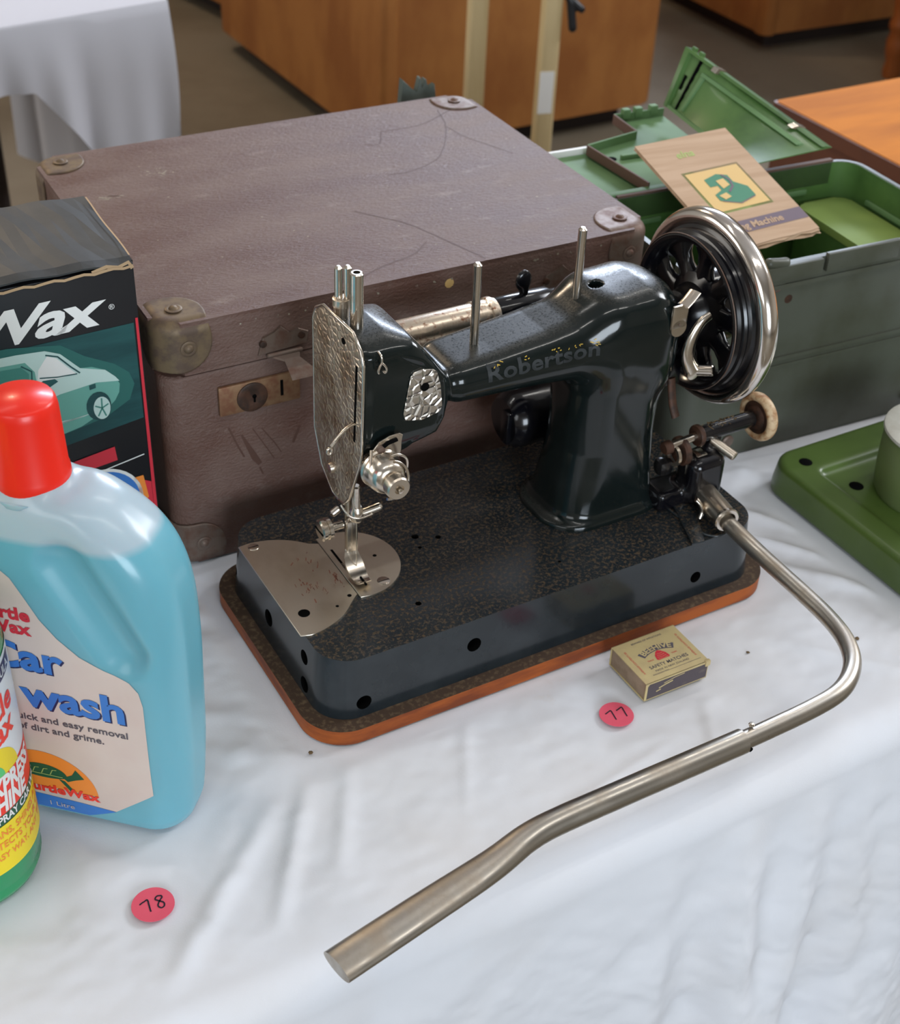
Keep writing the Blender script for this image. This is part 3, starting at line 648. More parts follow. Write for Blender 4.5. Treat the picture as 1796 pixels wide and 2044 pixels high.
sweep('hook_wire', spline([(0.0647, 0.0535, 0.2500), (0.0665, 0.0530, 0.2480), (0.0678, 0.053, 0.2450), (0.0668, 0.053, 0.2428), (0.0652, 0.053, 0.2448)], 5), 0.0008, 'nickel', hk, n=8)

# tension assembly
tn = lathe('tension_assembly', [(0, 0), (0.0118, 0), (0.0118, 0.0016), (0.0108, 0.002), (0.0108, 0.0034), (0.0136, 0.0040), (0.0142, 0.0052), (0.0132, 0.0064), (0.0126, 0.0066), (0.0126, 0.0076), (0.0137, 0.0084), (0.0134, 0.0098),
     (0.0131, 0.0125), (0.0126, 0.0160), (0.0115, 0.0190), (0.0095, 0.0212), (0.0070, 0.0224), (0, 0.0226)], 'nickel', sm, 36, (0.0635, 0.057, 0.1725), '-y', 25)
kn = [(0, 0.0215), (0.0062, 0.0215), (0.0062, 0.0240), (0.0082, 0.0250), (0.0084, 0.0265), (0.0082, 0.0310), (0.0074, 0.0322), (0.0034, 0.0322), (0.0030, 0.0305), (0, 0.0305)]
lathe('tension_knob', kn, 'nickel_worn', tn, 30, (0.0635, 0.057, 0.1725), '-y', 25); lathe('stud', [(0, 0.030), (0.0019, 0.030), (0.0017, 0.0345), (0, 0.0350)], 'nickel', tn, 12, (0.0635, 0.057, 0.1725), '-y')
sweep('check_spring', spline([(0.0775+0, 0.046, 0.166), (0.0792, 0.044, 0.174), (0.0775, 0.043, 0.1815), (0.072, 0.0425, 0.1862), (0.066, 0.042, 0.187)], 6), 0.0011, 'nickel', tn, n=8)
sweep('thread_guard', [(0.0635+0.0125*math.cos(a), 0.0362+.003*math.sin(a), 0.1725+0.0125*math.sin(a)) for a in [math.radians(t) for t in range(-110, 75, 8)]], 0.0010, 'nickel', tn, n=8)
# slotted bracket above it
bm = bmesh.new(); op = [(0.0560, 0.177), (0.0575, 0.1865), (0.0625, 0.1925), (0.0700, 0.1952), (0.0775, 0.1955), (0.0800, 0.1935), (0.0785, 0.1885), (0.0790, 0.1830), (0.078, 0.177)]
bm_prism(bm, op, 0, 0.0012, 0.0003, seg=1)
for v in bm.verts: v.co = Vector((v.co.x, 0.0555-v.co.z-0.0025, v.co.y))
br = auto(from_bm('tension_bracket', bm, 'nickel', sm))
sweep('slot', [(0.0655, 0.0513, 0.1885), (0.0690, 0.0513, 0.1905), (0.0755, 0.0513, 0.1915)], 0.0012, 'hole', br, n=8)
lathe('screw', [(0, 0), (0.0028, 0), (0.0026, 0.0018), (0, 0.002)], 'cap', br, 14, (0.0638, 0.052, 0.1868), '-y')
sweep('guide_finger', [(0.057, 0.052, 0.1880), (0.0545, 0.047, 0.1825), (0.0525, 0.044, 0.1770)], 0.0010, 'nickel', br, n=8)
sweep('guide_finger', [(0.0565, 0.050, 0.1835), (0.0595, 0.045, 0.1815), (0.060, 0.043, 0.1775)], 0.0009, 'nickel', br, n=8)

# needle bar, presser bar, foot
rodm('needle_bar', (0.0610, 0.082, 0.140), (0.0610, 0.082, 0.118), 0.0032, 'nickel', sm, bev=0.001)
pb = rodm('presser_bar', (0.0615, 0.094, 0.142), (0.0615, 0.094, 0.092), 0.0031, 'nickel_worn', sm)
lathe('needle_clamp', [(0, 0), (0.0045, 0.001), (0.0055, 0.004), (0.0050, 0.009), (0.0035, 0.012), (0, 0.013)], 'nickel', sm, 20, (0.0615, 0.082, 0.110), 'z')
rodm('clamp_screw', (0.064, 0.080, 0.1165), (0.078, 0.076, 0.1215), 0.0030, 'nickel', sm, bev=0.0014)
sweep('thread_guide', spline([(0.050, 0.083, 0.1265), (0.053, 0.077, 0.1205), (0.060, 0.074, 0.1178), (0.070, 0.0745, 0.1178)], 5), 0.0008, 'nickel', sm, n=8)
rodm('needle', (0.0615, 0.0815, 0.111), (0.0610, 0.0815, 0.064), 0.0006, 'nickel', sm, r2=0.0003)
ft = box('presser_foot', (0.0562, 0.0855, 0.0805), (0.0644, 0.0905, 0.1070), 'nickel', sm, bev=0.0008)
fpv = [(0.0568, 0.0905, 0.083), (0.0638, 0.0905, 0.083), (0.0655, 0.094, 0.073), (0.0555, 0.094, 0.073)]
bm = bmesh.new()
prof = [(0.0895, 0.083, .0035, .0016), (0.0890, 0.078, .0045, .0018), (0.0870, 0.0735, .0060, .0020), (0.0835, 0.0700, .0066, .0018), (0.079, 0.0672, .0064, .0013), (0.0735, 0.0650, .0058, .0009), (0.0685, 0.0655, .0050, .0007), (0.0655, .0672, .0044, .0006)]
rings = []
for y, z, hw, th in prof: rings.append([bm.verts.new((0.0603+a*hw, y, z+b*th)) for a, b in ((-1, -1), (1, -1), (1, 1), (-1, 1))])
for a, b in zip(rings, rings[1:]):
    for i in range(4): bm.faces.new((a[i], a[(i+1) % 4], b[(i+1) % 4], b[i]))
bm.faces.new(rings[0]); bm.faces.new(rings[-1])
toe = auto(from_bm('toe', bm, 'nickel', ft), 60)
box('toe_slot', (0.0597, 0.0640, 0.0655), (0.0609, 0.0735, 0.0668), 'hole', ft)
ts = lathe('thumb_screw', [(0, 0), (0.0068, 0.0003), (0.0080, 0.0012), (0.0080, 0.0036), (0.0070, 0.0042), (0.0070, 0.0050), (0.0080, 0.0056), (0.0080, 0.0082), (0.0066, 0.009), (0.0030, 0.0092), (0.0030, 0.018), (0, 0.018)], 'nickel', sm, 40, (0.0375, 0.092, 0.1020), 'x', 25)
box('slot', (0.0372, 0.0855, 0.1016), (0.0379, 0.0985, 0.1024), 'hole', ts)
rodm('stud', (0.050, 0.098, 0.1085), (0.056, 0.098, 0.112), 0.0028, 'nickel', ts)
sweep('thread_cutter', [(0.072, 0.118, 0.150), (0.078, 0.128, 0.147), (0.088, 0.133, 0.1405)], 0.0024, 'nickel_worn', sm, flat=[(1, .4)]*3)

# head top: pressure tube, collar with two pins
tz = on_top(0.0625, 0.084)
rodm('pressure_tube', (0.0625, 0.084, tz-0.004), (0.0625, 0.084, 0.2985), 0.0043, 'nickel', sm, hole=0.0022)
tz2 = on_top(0.060, 0.099)
cl = lathe('knurled_collar', [(0, tz2-.002), (0.0050, tz2-.002), (0.0052, tz2+0.007), (0.0058, tz2+0.0075), (0.0058, tz2+0.0125), (0.0045, 0.0130+tz2), (0, tz2+0.013)], 'nickel_worn', sm, 40, (0.060, 0.1005, 0), 'z', 25)
rodm('pin', (0.0588, 0.102, tz2+0.010), (0.0588, 0.102, 0.2955), 0.0027, 'nickel', cl, bev=0.0015); rodm('pin', (0.0635, 0.0985, tz2+0.010), (0.0635, 0.0985, 0.2965), 0.0027, 'nickel', cl, bev=0.0015)
# spool pins
for x, zt in ((0.1535, 0.2835), (0.2345, 0.2925)):
    zb = on_top(x, 0.090)
    s = rodm('spool_pin', (x, 0.090, zb-0.004), (x-0.0008, 0.0895, zt), 0.0030, 'nickel', sm, bev=0.0016)

# handwheel
HW = (0, 0.090, 0.205)
hwf = thing('handwheel', None, None); hwf.parent = sm
def loopring(name, pts, m, par, n=72, ang=30): return lathe(name, pts, m, par, n, HW, 'x', ang, close=True)
rp = [(0.0672+0.0068*math.cos(a), 0.3545+0.0078*math.sin(a)) for a in [2*PI*i/20 for i in range(20)]]
loopring('chrome_rim', rp, 'chrome', hwf, 96, 60)['label'] = 'bright chromed rim'
loopring('belt_ring', [(0.0630, 0.3600), (0.0632, 0.3500), (0.0622, 0.3482), (0.0600, 0.3470), (0.0592, 0.3445), (0.0600, 0.3425), (0.0592, 0.3405), (0.0570, 0.3395), (0.0562, 0.3370), (0.0578, 0.3350), (0.0582, 0.3335), (0.0568, 0.3325), (0.0545, 0.3332), (0.0518, 0.3365), (0.0500, 0.3420), (0.0490, 0.3520), (0.0492, 0.3600)], 'wheel', hwf)
loopring('worn_edge', [(0.0585+0.0004*math.cos(a), 0.3333+0.0005*math.sin(a)) for a in [2*PI*i/6 for i in range(6)]], 'cap', hwf)
bm = bmesh.new(); NS = 9                         # spoke web with oval windows
for k in range(NS):
    a = 2*PI*(k+0.25)/NS
    for (r0, w0, h0), (r1, w1, h1) in zip([(.014, .0100, .009), (.026, .0105, .0075), (.034, .0082, .0055), (.041, .0098, .0055), (.0485, .0175, .0060)], [(.026, .0105, .0075), (.034, .0082, .0055), (.041, .0098, .0055), (.0485, .0175, .0060)]+[(.052, .018, .006)]):
        cs, sn = math.cos(a), math.sin(a); ring = []
        for r, w, h in ((r0, w0, h0), (r1, w1, h1)):
            q = []
            for t in range(8):
                b = 2*PI*t/8; tw_ = w*math.cos(b); xx = 0.3475+h*.8*math.sin(b)
                q.append(bm.verts.new((xx, HW[1]+cs*r-sn*tw_, HW[2]+sn*r+cs*tw_)))
            ring.append(q)
        for t in range(8): bm.faces.new((ring[0][t], ring[0][(t+1) % 8], ring[1][(t+1) % 8], ring[1][t]))
bmesh.ops.remove_doubles(bm, verts=bm.verts, dist=1e-6)
web = auto(from_bm('spokes', bm, 'wheel', hwf), 80)
lathe('hub', [(0, 0.3160), (0.0125, 0.3160), (0.0140, 0.3175), (0.0145, 0.3250), (0.0172, 0.3270), (0.0182, 0.3330), (0.0205, 0.3370), (0.0215, 0.3400), (0.0285, 0.3430), (0.0290, 0.3600), (0, 0.3600)], 'wheel', hwf, 48, HW, 'x')
lathe('hub_ring', [(0.0095, 0.3125), (0.0120, 0.3125), (0.0126, 0.3165), (0.0095, 0.3165)], 'nickel_worn', hwf, 40, HW, 'x', close=True)
rodm('shaft', (0.296, 0.090, 0.205), (0.318, 0.090, 0.205), 0.0088, 'wheel', hwf)
rodm('clutch_knob', (0.360, 0.090, 0.205), (0.368, 0.090, 0.205), 0.0165, 'nickel', hwf)

# small fittings between pillar and wheel
wv = spline([(0.3255, 0.053, 0.2225), (0.3185, 0.053, 0.2185), (0.3130, 0.053, 0.209), (0.3105, 0.053, 0.199), (0.3120, 0.053, 0.190), (0.3170, 0.053, 0.180)], 6)
lv = sweep('release_lever', wv, [0.0028+0.0022*i/len(wv) for i in range(len(wv))], 'nickel', sm, n=12, flat=[(0.75, 1.25)]*len(wv))
lathe('pad', [(0, 0), (0.0046, 0), (0.0052, 0.001), (0.0052, 0.006), (0, 0.0065)], 'nickel', lv, 20, (0.3165, 0.0565, 0.1785), '-y')
rodm('pin', (0.320, 0.056, 0.1775), (0.3290, 0.0435, 0.1815), 0.0042, 'nickel', lv, bev=0.0006)
ck = box('belt_bracket', (0.2890, 0.0500, 0.2195), (0.3030, 0.0525, 0.2385), 'nickel', sm, bev=0.0016)
sweep('bent_tab', [(0.2975, 0.0510, 0.2375), (0.3030, 0.0525, 0.2400), (0.3100, 0.0550, 0.2440)], 0.0034, 'nickel', ck, n=10, flat=[(1.4, .35)]*3)
lathe('foot', [(0, 0), (0.0068, 0), (0.0070, 0.002), (0.0065, 0.006), (0, 0.006)], 'nickel', ck, 22, (0.2960, 0.0560, 0.2205), '-y'); lathe('rivet', [(0, 0), (.0009, 0), (.0006, .0005), (0, .0006)], 'cap', ck, 10, (0.2960, 0.0498, 0.2235), '-y')
box('belt_guard_strut', (0.303, 0.070, 0.158), (0.322, 0.078, 0.180), 'wheel', sm, bev=0.002)
sweep('pivot_arm', spline([(0.310, 0.066, 0.168), (0.311, 0.062, 0.150), (0.313, 0.058, 0.138)], 5), 0.0035, 'rust', sm, flat=[(1, .5)]*11)

# bobbin winder
wd = thing('bobbin_winder', None, None); wd.parent = sm
rodm('winder_tube', (0.3355, 0.0545, 0.1175), (0.3870, 0.0545, 0.1180), 0.0064, 'wheel', wd, bev=0.001)
loop2 = [(0.0160+0.0036*math.cos(a), 0.3935+0.0046*math.sin(a)) for a in [2*PI*i/16 for i in range(16)]]
lathe('rubber_tyre', loop2, 'ivory', wd, 48, (0, 0.0545, 0.1178), 'x', 80, close=True)['label'] = 'yellowed rubber tyre'
lathe('pulley', [(0, 0.3890), (0.0080, 0.3890), (0.0100, 0.3905), (0.0130, 0.3900), (0.0145, 0.3925), (0.0145, 0.3955), (0.0130, 0.3975), (0, 0.3975)], 'rust', wd, 36, (0, 0.0545, 0.1178), 'x')
lathe('tube_collar', [(0.0030, 0), (0.0080, 0), (0.0084, 0.001), (0.0084, 0.0035), (0.0075, 0.0045), (0.0030, 0.0045)], 'rust', wd, 30, (0.3325, 0.0545, 0.1175), 'x', close=True)
rodm('spindle', (0.3060, 0.0545, 0.1150), (0.3340, 0.0545, 0.1172), 0.0032, 'nickel', wd)
rodm('spindle_cap', (0.3030, 0.0545, 0.1145), (0.3100, 0.0545, 0.1150), 0.0052, 'rust', wd)
rodm('latch_pin', (0.3480, 0.0530, 0.1105), (0.3560, 0.0330, 0.1045), 0.0038, 'nickel_worn', wd, bev=0.0008)
V_, Q_ = surface_nets(lambda p: smin(smin(sdbox(p, (0.3385, 0.0495, 0.0835), (0.0160, 0.0130, 0.0205), 0.008), capsule(p, (0.344, 0.053, 0.097), (0.352, 0.0545, 0.1120), 0.0055), 0.006), sdbox(p, (0.320, 0.058, 0.0685), (0.020, 0.013, 0.0085), 0.004), 0.006), (0.295, 0.032, 0.055), (0.362, 0.075, 0.122), 0.0013)
fast_mesh('winder_body', V_, Q_, 'wheel', wd)
lathe('cam', [(0, 0.318), (0.0100, 0.318), (0.0115, 0.3195), (0.0115, 0.3225), (0, 0.3235)], 'rust', wd, 24, (0, 0.0545, 0.1075), 'x')
lathe('cam_ring', [(0.0062, 0.3125), (0.0088, 0.3125), (0.0088, 0.3150), (0.0062, 0.3150)], 'nickel_worn', wd, 24, (0, 0.0545, 0.1060), 'x', close=True)
box('spring_leaf', (0.3215, 0.0470, 0.0900), (0.3270, 0.0482, 0.1050), 'nickel', wd, bev=0.0004)
box('stop_plate', (0.3290, 0.0440, 0.1045), (0.3380, 0.0530, 0.1062), 'nickel', wd, bev=0.0005)
box('bearing_block', (0.302, 0.052, 0.0885), (0.315, 0.064, 0.1020), 'wheel', wd, bev=0.005)
sweep('hook_lever', spline([(0.3195, 0.0280, 0.0800), (0.3225, 0.0255, 0.0760), (0.3240, 0.0240, 0.0700), (0.3215, 0.0225, 0.0648)], 6), 0.0024, 'nickel', wd, flat=[(1.2, .7)]*19)
bm = bmesh.new()
for i in range(46):
    t = random.uniform(0, 1); x = 0.339+0.030*t; a = random.uniform(-.6, .6)
    c = Vector((x, 0.0545+0.0066*math.sin(a), 0.1175+0.0066*math.cos(a)))
    d = Vector((random.uniform(-1, 1), random.uniform(-1, 1), random.uniform(-.2, .6))).normalized()*random.uniform(.0008, .0024)
    n_ = Vector((0, 0.0002, 0.0002)); bm.faces.new([bm.verts.new(c-d-n_), bm.verts.new(c+d-n_), bm.verts.new(c+d+n_+Vector((0, 0, .0004))), bm.verts.new(c-d+n_)])
o = from_bm('lint', bm, 'dust', wd); o['kind'] = 'stuff'

# lamp housing behind the arm
lh = thing('lamp_housing', None, None); lh.parent = sm
LY, LZ, LR = 0.150, 0.2035, 0.0118
lathe('nickel_shade', [(0, 0.118), (0.0105, 0.119), (LR, 0.123), (LR, 0.187), (0.0128, 0.1880), (0.0128, 0.1955), (0.0122, 0.196), (0.0122, 0.199), (0.0136, 0.200), (0.0136, 0.2035), (0.0124, 0.204), (0.0122, 0.2065), (0, 0.207)], 'nickel_rust', lh, 40, (0, LY, LZ), 'x')['label'] = 'rust-spotted nickel tube'
lathe('bakelite_sleeve', [(0, 0.206), (0.0112, 0.206), (0.0118, 0.208), (0.0118, 0.250), (0.0095, 0.2540), (0.0085, 0.262), (0, 0.262)], 'wheel', lh, 40, (0, LY, LZ), 'x')
V_, Q_ = surface_nets(lambda p: smin(np.linalg.norm((p-np.array([0.2300, LY, 0.2255]))/np.array([1.0, .45, 1.25]), axis=1)*.6-0.0040, capsule(p, (0.231, LY, 0.208), (0.231, LY, 0.222), 0.0033), 0.002), (0.218, 0.140, 0.203), (0.242, 0.16, 0.240), 0.0009)
fast_mesh('wing_knob', V_, Q_, 'wheel', lh)
sweep('bracket', [(0.255, LY, LZ), (0.268, LY-0.004, LZ), (0.280, 0.128, LZ), (0.284, 0.118, LZ)], 0.0055, 'wheel', lh)
lathe('spring_knob', [(0, 0), (0.0042, 0), (0.0048, 0.001), (0.0040, 0.0022), (0.0048, 0.0034), (0.0040, 0.0046), (0.0048, 0.0058), (0.0030, 0.007), (0, 0.007)], 'nickel', lh, 20, (0.2660, LY-0.004, LZ+0.0050), 'z', 60)
# motor behind the pillar
mt = lathe('motor', [(0, 0.222), (0.018, 0.223), (0.0225, 0.228), (0.0235, 0.236), (0.0235, 0.285), (0.020, 0.292), (0, 0.293)], 'wheel', sm, 44, (0, 0.1525, 0.1050), 'x')
box('motor_clip', (0.2190, 0.1400, 0.090), (0.2240, 0.1500, 0.118), 'wheel', mt, bev=0.002)
box('motor_bracket', (0.250, 0.120, 0.0885), (0.275, 0.136, 0.112), 'wheel', sm, bev=0.002)

# long bent lever plugged into the bed
kl = thing('knee_lever', None, None); kl.parent = sm
kl['label'] = 'long bent steel lever reaching over the table edge'
rodm('socket', (0.3395, 0.058, 0.0735), (0.3305, 0.0035, 0.0735), 0.0092, 'nickel_worn', kl, hole=0.0068)
rodm('socket_lip', (0.3308, 0.0058, 0.0735), (0.3302, 0.0020, 0.0735), 0.0100, 'nickel', kl, hole=0.0068)
rp_ = spline([(0.3320, 0.020, 0.0712), (0.3315, -0.004, 0.0700), (0.3322, -0.040, 0.0670), (0.3318, -0.085, 0.0660), (0.3300, -0.112, 0.0660), (0.3250, -0.134, 0.0660), (0.3150, -0.1520, 0.0660), (0.3000, -0.1650, 0.0660), (0.2820, -0.1725, 0.0660), (0.2560, -0.1755, 0.0660), (0.2200, -0.1768, 0.0660), (0.1900, -0.1775, 0.0660)], 6)
sweep('bent_rod', [tuple(q) for q in rp_], 0.0062, 'rod', kl, n=20)
pd_ = spline([(0.2005, -0.1772, 0.0660), (0.1650, -0.1775, 0.0660), (0.110, -0.1778, 0.0660), (0.062, -0.1782, 0.0658), (0.040, -0.1800, 0.0648), (0.020, -0.1850, 0.0640), (0.0, -0.1893, 0.0640), (-0.040, -0.1965, 0.0640), (-0.0935, -0.2065, 0.0640)], 6)
K_ = len(pd_); fl_ = []
for i in range(K_):
    t = max(0.0, (i-14)/(K_-15)); t = t*t*(3-2*t); fl_.append((1+0.42*t, 1-0.38*t))
sweep('sleeve', [tuple(q) for q in pd_], 0.0081, 'rod', kl, n=22, flat=fl_, cap=True)
rodm('latch_stud', (0.2090, -0.1745, 0.0722), (0.2090, -0.1735, 0.0752), 0.0018, 'nickel', kl)
lathe('sleeve_hole', [(0, 0), (0.0016, 0), (0.0016, 0.0008), (0, 0.0008)], 'hole', kl, 12, (0.2020, -0.1838, 0.0642), '-y')

# ================================================================== suitcase
su = thing('suitcase', 'worn brown leatherette suitcase with riveted metal corners lying flat behind the sewing machine', 'suitcase', PS, YS)
SL, SW, SH, SZ = 0.4145, 0.319, 0.2117, 0.1685
prism('body', rrect(0, 0, SL, SW, 0.016, 8), 0.0005, SZ, 'leather', su, bev=0.004, seg=3)
prism('lid', rrect(-0.0012, -0.0012, SL+0.0012, SW+0.0012, 0.018, 8), SZ+0.0014, SH, 'leather', su, bev=0.0085, seg=4)
def corner_cap(cx, cy, cz, sx, sy, sz, m, r1=0.021, off=0.0011):
    """metal corner: the skin of the case offset outward, kept inside three lobes"""
    hx, hy, hz = SL/2, SW/2, SH/2
    def F(p):
        q = np.abs(p-np.array([hx, hy, hz]))-np.array([hx+.0012, hy+.0012, hz]); 
        # vertical edges are round (r 0.018), the rim is softer (r 0.0085)
        d2 = rbox2(q[:, 0], q[:, 1], 0.018); d = rbox2(d2, q[:, 2], 0.0085)
        u = (p-np.array([cx, cy, cz]))*np.array([sx, sy, sz])       # inward positive
        a = 0.017
        l1 = np.hypot(u[:, 0]-a, u[:, 1]-a)-r1; l1 = np.maximum(l1, u[:, 2]-0.010)
        l2 = np.hypot(u[:, 0]-a, u[:, 2]-a)-r1; l2 = np.maximum(l2, u[:, 1]-0.010)
        l3 = np.hypot(u[:, 1]-a, u[:, 2]-a)-r1; l3 = np.maximum(l3, u[:, 0]-0.010)
        k = np.linalg.norm(u-.008, axis=1)-0.0300
        reg = smin(smin(smin(l1, l2, .005), l3, .005), k, .006)
        return np.maximum(np.abs(d-off/2)-off/2-.0004, reg)
    lo = [min(c, c+s*0.042)-0.004 for c, s in zip((cx, cy, cz), (sx, sy, sz))]; hi = [max(c, c+s*0.042)+0.004 for c, s in zip((cx, cy, cz), (sx, sy, sz))]
    V_, Q_ = surface_nets(F, lo, hi, 0.0009, 1); o = fast_mesh('corner_cap', V_, Q_, m, su)
    rv = [(0, 0.0012), (0.0058, 0.0014), (0.0062, 0.0022), (0.0050, 0.0027), (0.0036, 0.0024), (0.0028, 0.0034), (0.0012, 0.0042), (0, 0.0043)]
    c = Vector((cx, cy, cz)); S_ = Vector((sx, sy, sz)); a = 0.0185
    if sz < 0: lathe('rivet', rv, m, o, 20, (cx+sx*a, cy+sy*a, cz+.0003), 'z', 60)
    lathe('rivet', rv, m, o, 20, (cx+sx*(a+.002), cy-sy*0.0012, cz+sz*a*1.05), '-y' if sy > 0 else 'y', 60)
    return o
corner_cap(0, 0, SH, 1, 1, -1, 'cap_y'); corner_cap(SL, 0, SH, -1, 1, -1, 'cap', 0.023); corner_cap(SL, SW, SH, -1, -1, -1, 'cap'); corner_cap(0, SW, SH, 1, -1, -1, 'cap_y')
corner_cap(0, 0, 0, 1, 1, 1, 'cap'); corner_cap(SL, 0, 0, -1, 1, 1, 'cap')
def latch(x0, closed):
    y = -0.0012
    lp = box('lock_plate', (x0, y-0.0022, 0.1300), (x0+0.064, y+0.001, 0.1545), 'lockplate', su, bev=0.0012)
    lathe('lock_disc', [(0, 0), (0.0120, 0), (0.0120, 0.0012), (0.0105, 0.0018), (0.0060, 0.0009), (0, 0.0009)], 'rust', lp, 32, (x0+0.0255, y-0.0020, 0.1415), '-y', 50)
    box('keyhole', (x0+0.0262, y-0.0034, 0.1370), (x0+0.0278, y-0.0028, 0.1420), 'hole', lp); lathe('keyhole', [(0, 0), (0.0017, 0), (0.0017, 0.0006), (0, .0006)], 'hole', lp, 12, (x0+0.0270, y-0.0028, 0.1420), '-y')
    box('slot', (x0+0.0480, y-0.0030, 0.1370), (x0+0.0500, y-0.0020, 0.1500), 'hole', lp)
    bm = bmesh.new(); pp = [(x0+0.032, 0.174), (x0+0.070, 0.176), (x0+0.072, 0.186), (x0+0.064, 0.190), (x0+0.057, 0.187), (x0+0.050, 0.195), (x0+0.045, 0.190), (x0+0.036, 0.188)]
    bm_prism(bm, pp, 0, 0.0020, 0.0006, seg=1)
    for v in bm.verts: v.co = Vector((v.co.x, y-v.co.z, v.co.y))
    hp = auto(from_bm('hasp_plate', bm, 'cap', su))
    for dx, dz in ((0.036, 0.183), (0.066, 0.184)): lathe('rivet', [(0, 0), (0.0030, 0), (0.0026, 0.0014), (0, 0.002)], 'rust', hp, 14, (x0+dx, y-0.0015, dz), '-y')
    rodm('hinge', (x0+0.038, y-0.0030, 0.1730), (x0+0.066, y-0.0030, 0.1730), 0.0018, 'cap', hp)
    if not closed:
        bm = bmesh.new(); a = [(x0+0.040, -.003, 0.173), (x0+0.064, -.003, 0.173), (x0+0.061, -.010, 0.171), (x0+0.070, -.026, 0.164), (x0+0.048, -.026, 0.164), (x0+0.049, -.010, 0.171)]
        for th in (0, 1): pass
        vs = [[bm.verts.new((q[0], q[1]-.0012*t, q[2]-.0012*t)) for q in a] for t in (0, 1)]
        for v4 in ((0, 1, 2, 5), (5, 2, 3, 4)):
            bm.faces.new([vs[0][i] for i in v4]); bm.faces.new([vs[1][i] for i in reversed(v4)])
        for i in range(6): bm.faces.new((vs[0][i], vs[0][(i+1) % 6], vs[1][(i+1) % 6], vs[1][i]))
        from_bm('latch_tongue', bm, 'cap', hp)
    return lp
latch(0.0400, False); latch(0.3100-.03, True)
top = lambda u, v: Vector((u, v, SH+0.00015)); fr = lambda u, v: Vector((u, -0.0004, v))
def jag(pts, n=5, a=.0012):
    P = [Vector((p[0], p[1], 0)) for p in pts]; S_ = spline([tuple(p) for p in P], n); return [(p.x+random.uniform(-a, a)*.4, p.y+random.uniform(-a, a)*.4) for p in S_]
cr = [jag([(0.372, 0.290), (0.360, 0.250), (0.338, 0.212), (0.315, 0.184), (0.285, 0.172), (0.262, 0.172)]), jag([(0.205, 0.118), (0.222, 0.098), (0.236, 0.078), (0.247, 0.047), (0.262, 0.002)]),
      jag([(0.360, 0.250), (0.365, 0.220), (0.378, 0.190), (0.385, 0.170)]), jag([(0.162, 0.012), (0.185, 0.022), (0.214, 0.030), (0.232, 0.044)]), jag([(0.30, 0.262), (0.34, 0.262), (0.385, 0.286)]), jag([(0.272, 0.240), (0.285, 0.236), (0.30, 0.262)])]
flat('cracks', merge(*[stroke(c, 0.0013) for c in cr]), top, 'crease', su)
sc = []
for cx, cy, w, h, n in ((0.086, 0.252, 0.020, 0.012, 26), (0.029, 0.221, 0.018, 0.008, 9)):
    for i in range(n):
        u = cx+random.gauss(0, w*.35); v = cy+random.gauss(0, h*.35); L = random.uniform(.001, .004) if n > 10 else random.uniform(.006, .014)
        a = random.uniform(0, 3) if n > 10 else -.35+random.uniform(-.06, .06); sc.append(stroke([(u, v), (u+L*math.cos(a), v+L*math.sin(a))], random.uniform(.0005, .0013)))
for i in range(70):
    u = random.uniform(.02, .40); v = random.uniform(.01, .30); sc.append(circ(u, v, random.uniform(.0004, .0010), 7))
flat('scuffs', merge(*sc), lambda u, v: Vector((u, v, SH+0.0001)), 'scuff', su)
fs = [stroke([(0.047, 0.117), (0.053, 0.100), (0.058, 0.088)], 0.0014), polyf([(0.0560, 0.108), (0.0575, 0.1085), (0.0680, 0.088), (0.0720, 0.079), (0.0690, 0.077), (0.0640, 0.084), (0.060, 0.096)]), stroke([(0.0700, 0.075), (0.0725, 0.068)], .0014),
      stroke([(0.066, 0.111), (0.078, 0.088), (0.082, 0.080)], 0.0008), stroke([(0.073, 0.110), (0.083, 0.094), (0.088, 0.084)], 0.0009), stroke([(0.104, 0.104), (0.098, 0.090)], 0.0022)]
flat('scratches', merge(*fs), lambda u, v: Vector((u, -0.0002, v)), 'crease', su)
flat('paint_fleck', circ(0.2290, 0.199, 0.0040, 9), lambda u, v: Vector((u, -0.0014, v)), 'p_sand', su)
flat('worn_edge', merge(*[stroke([(random.uniform(.03, .38), 0.2045+random.uniform(-.0015, .001)), ]*1 + [(0.0, 0.0)], 0.0)[0:0] or circ(random.uniform(.03, .38), 0.2035+random.uniform(-.002, .001), random.uniform(.0004, .0012), 6) for i in range(30)]), lambda u, v: Vector((u, -0.0015, v)), 'scuff', su)

# ================================================================== wax carton beside the suitcase
bx = thing('cardboard_box', 'tall black cardboard box with a pale sports car printed on it, torn top edge', 'box', PS, YS)
BX0, BX1, BY0, BY1, BZ = -0.210, -0.0105, 0.0065, 0.116, 0.2655
box('carton', (BX0, BY0, 0.0006), (BX1, BY1, BZ-0.006), 'p_black', bx, bev=0.0006)
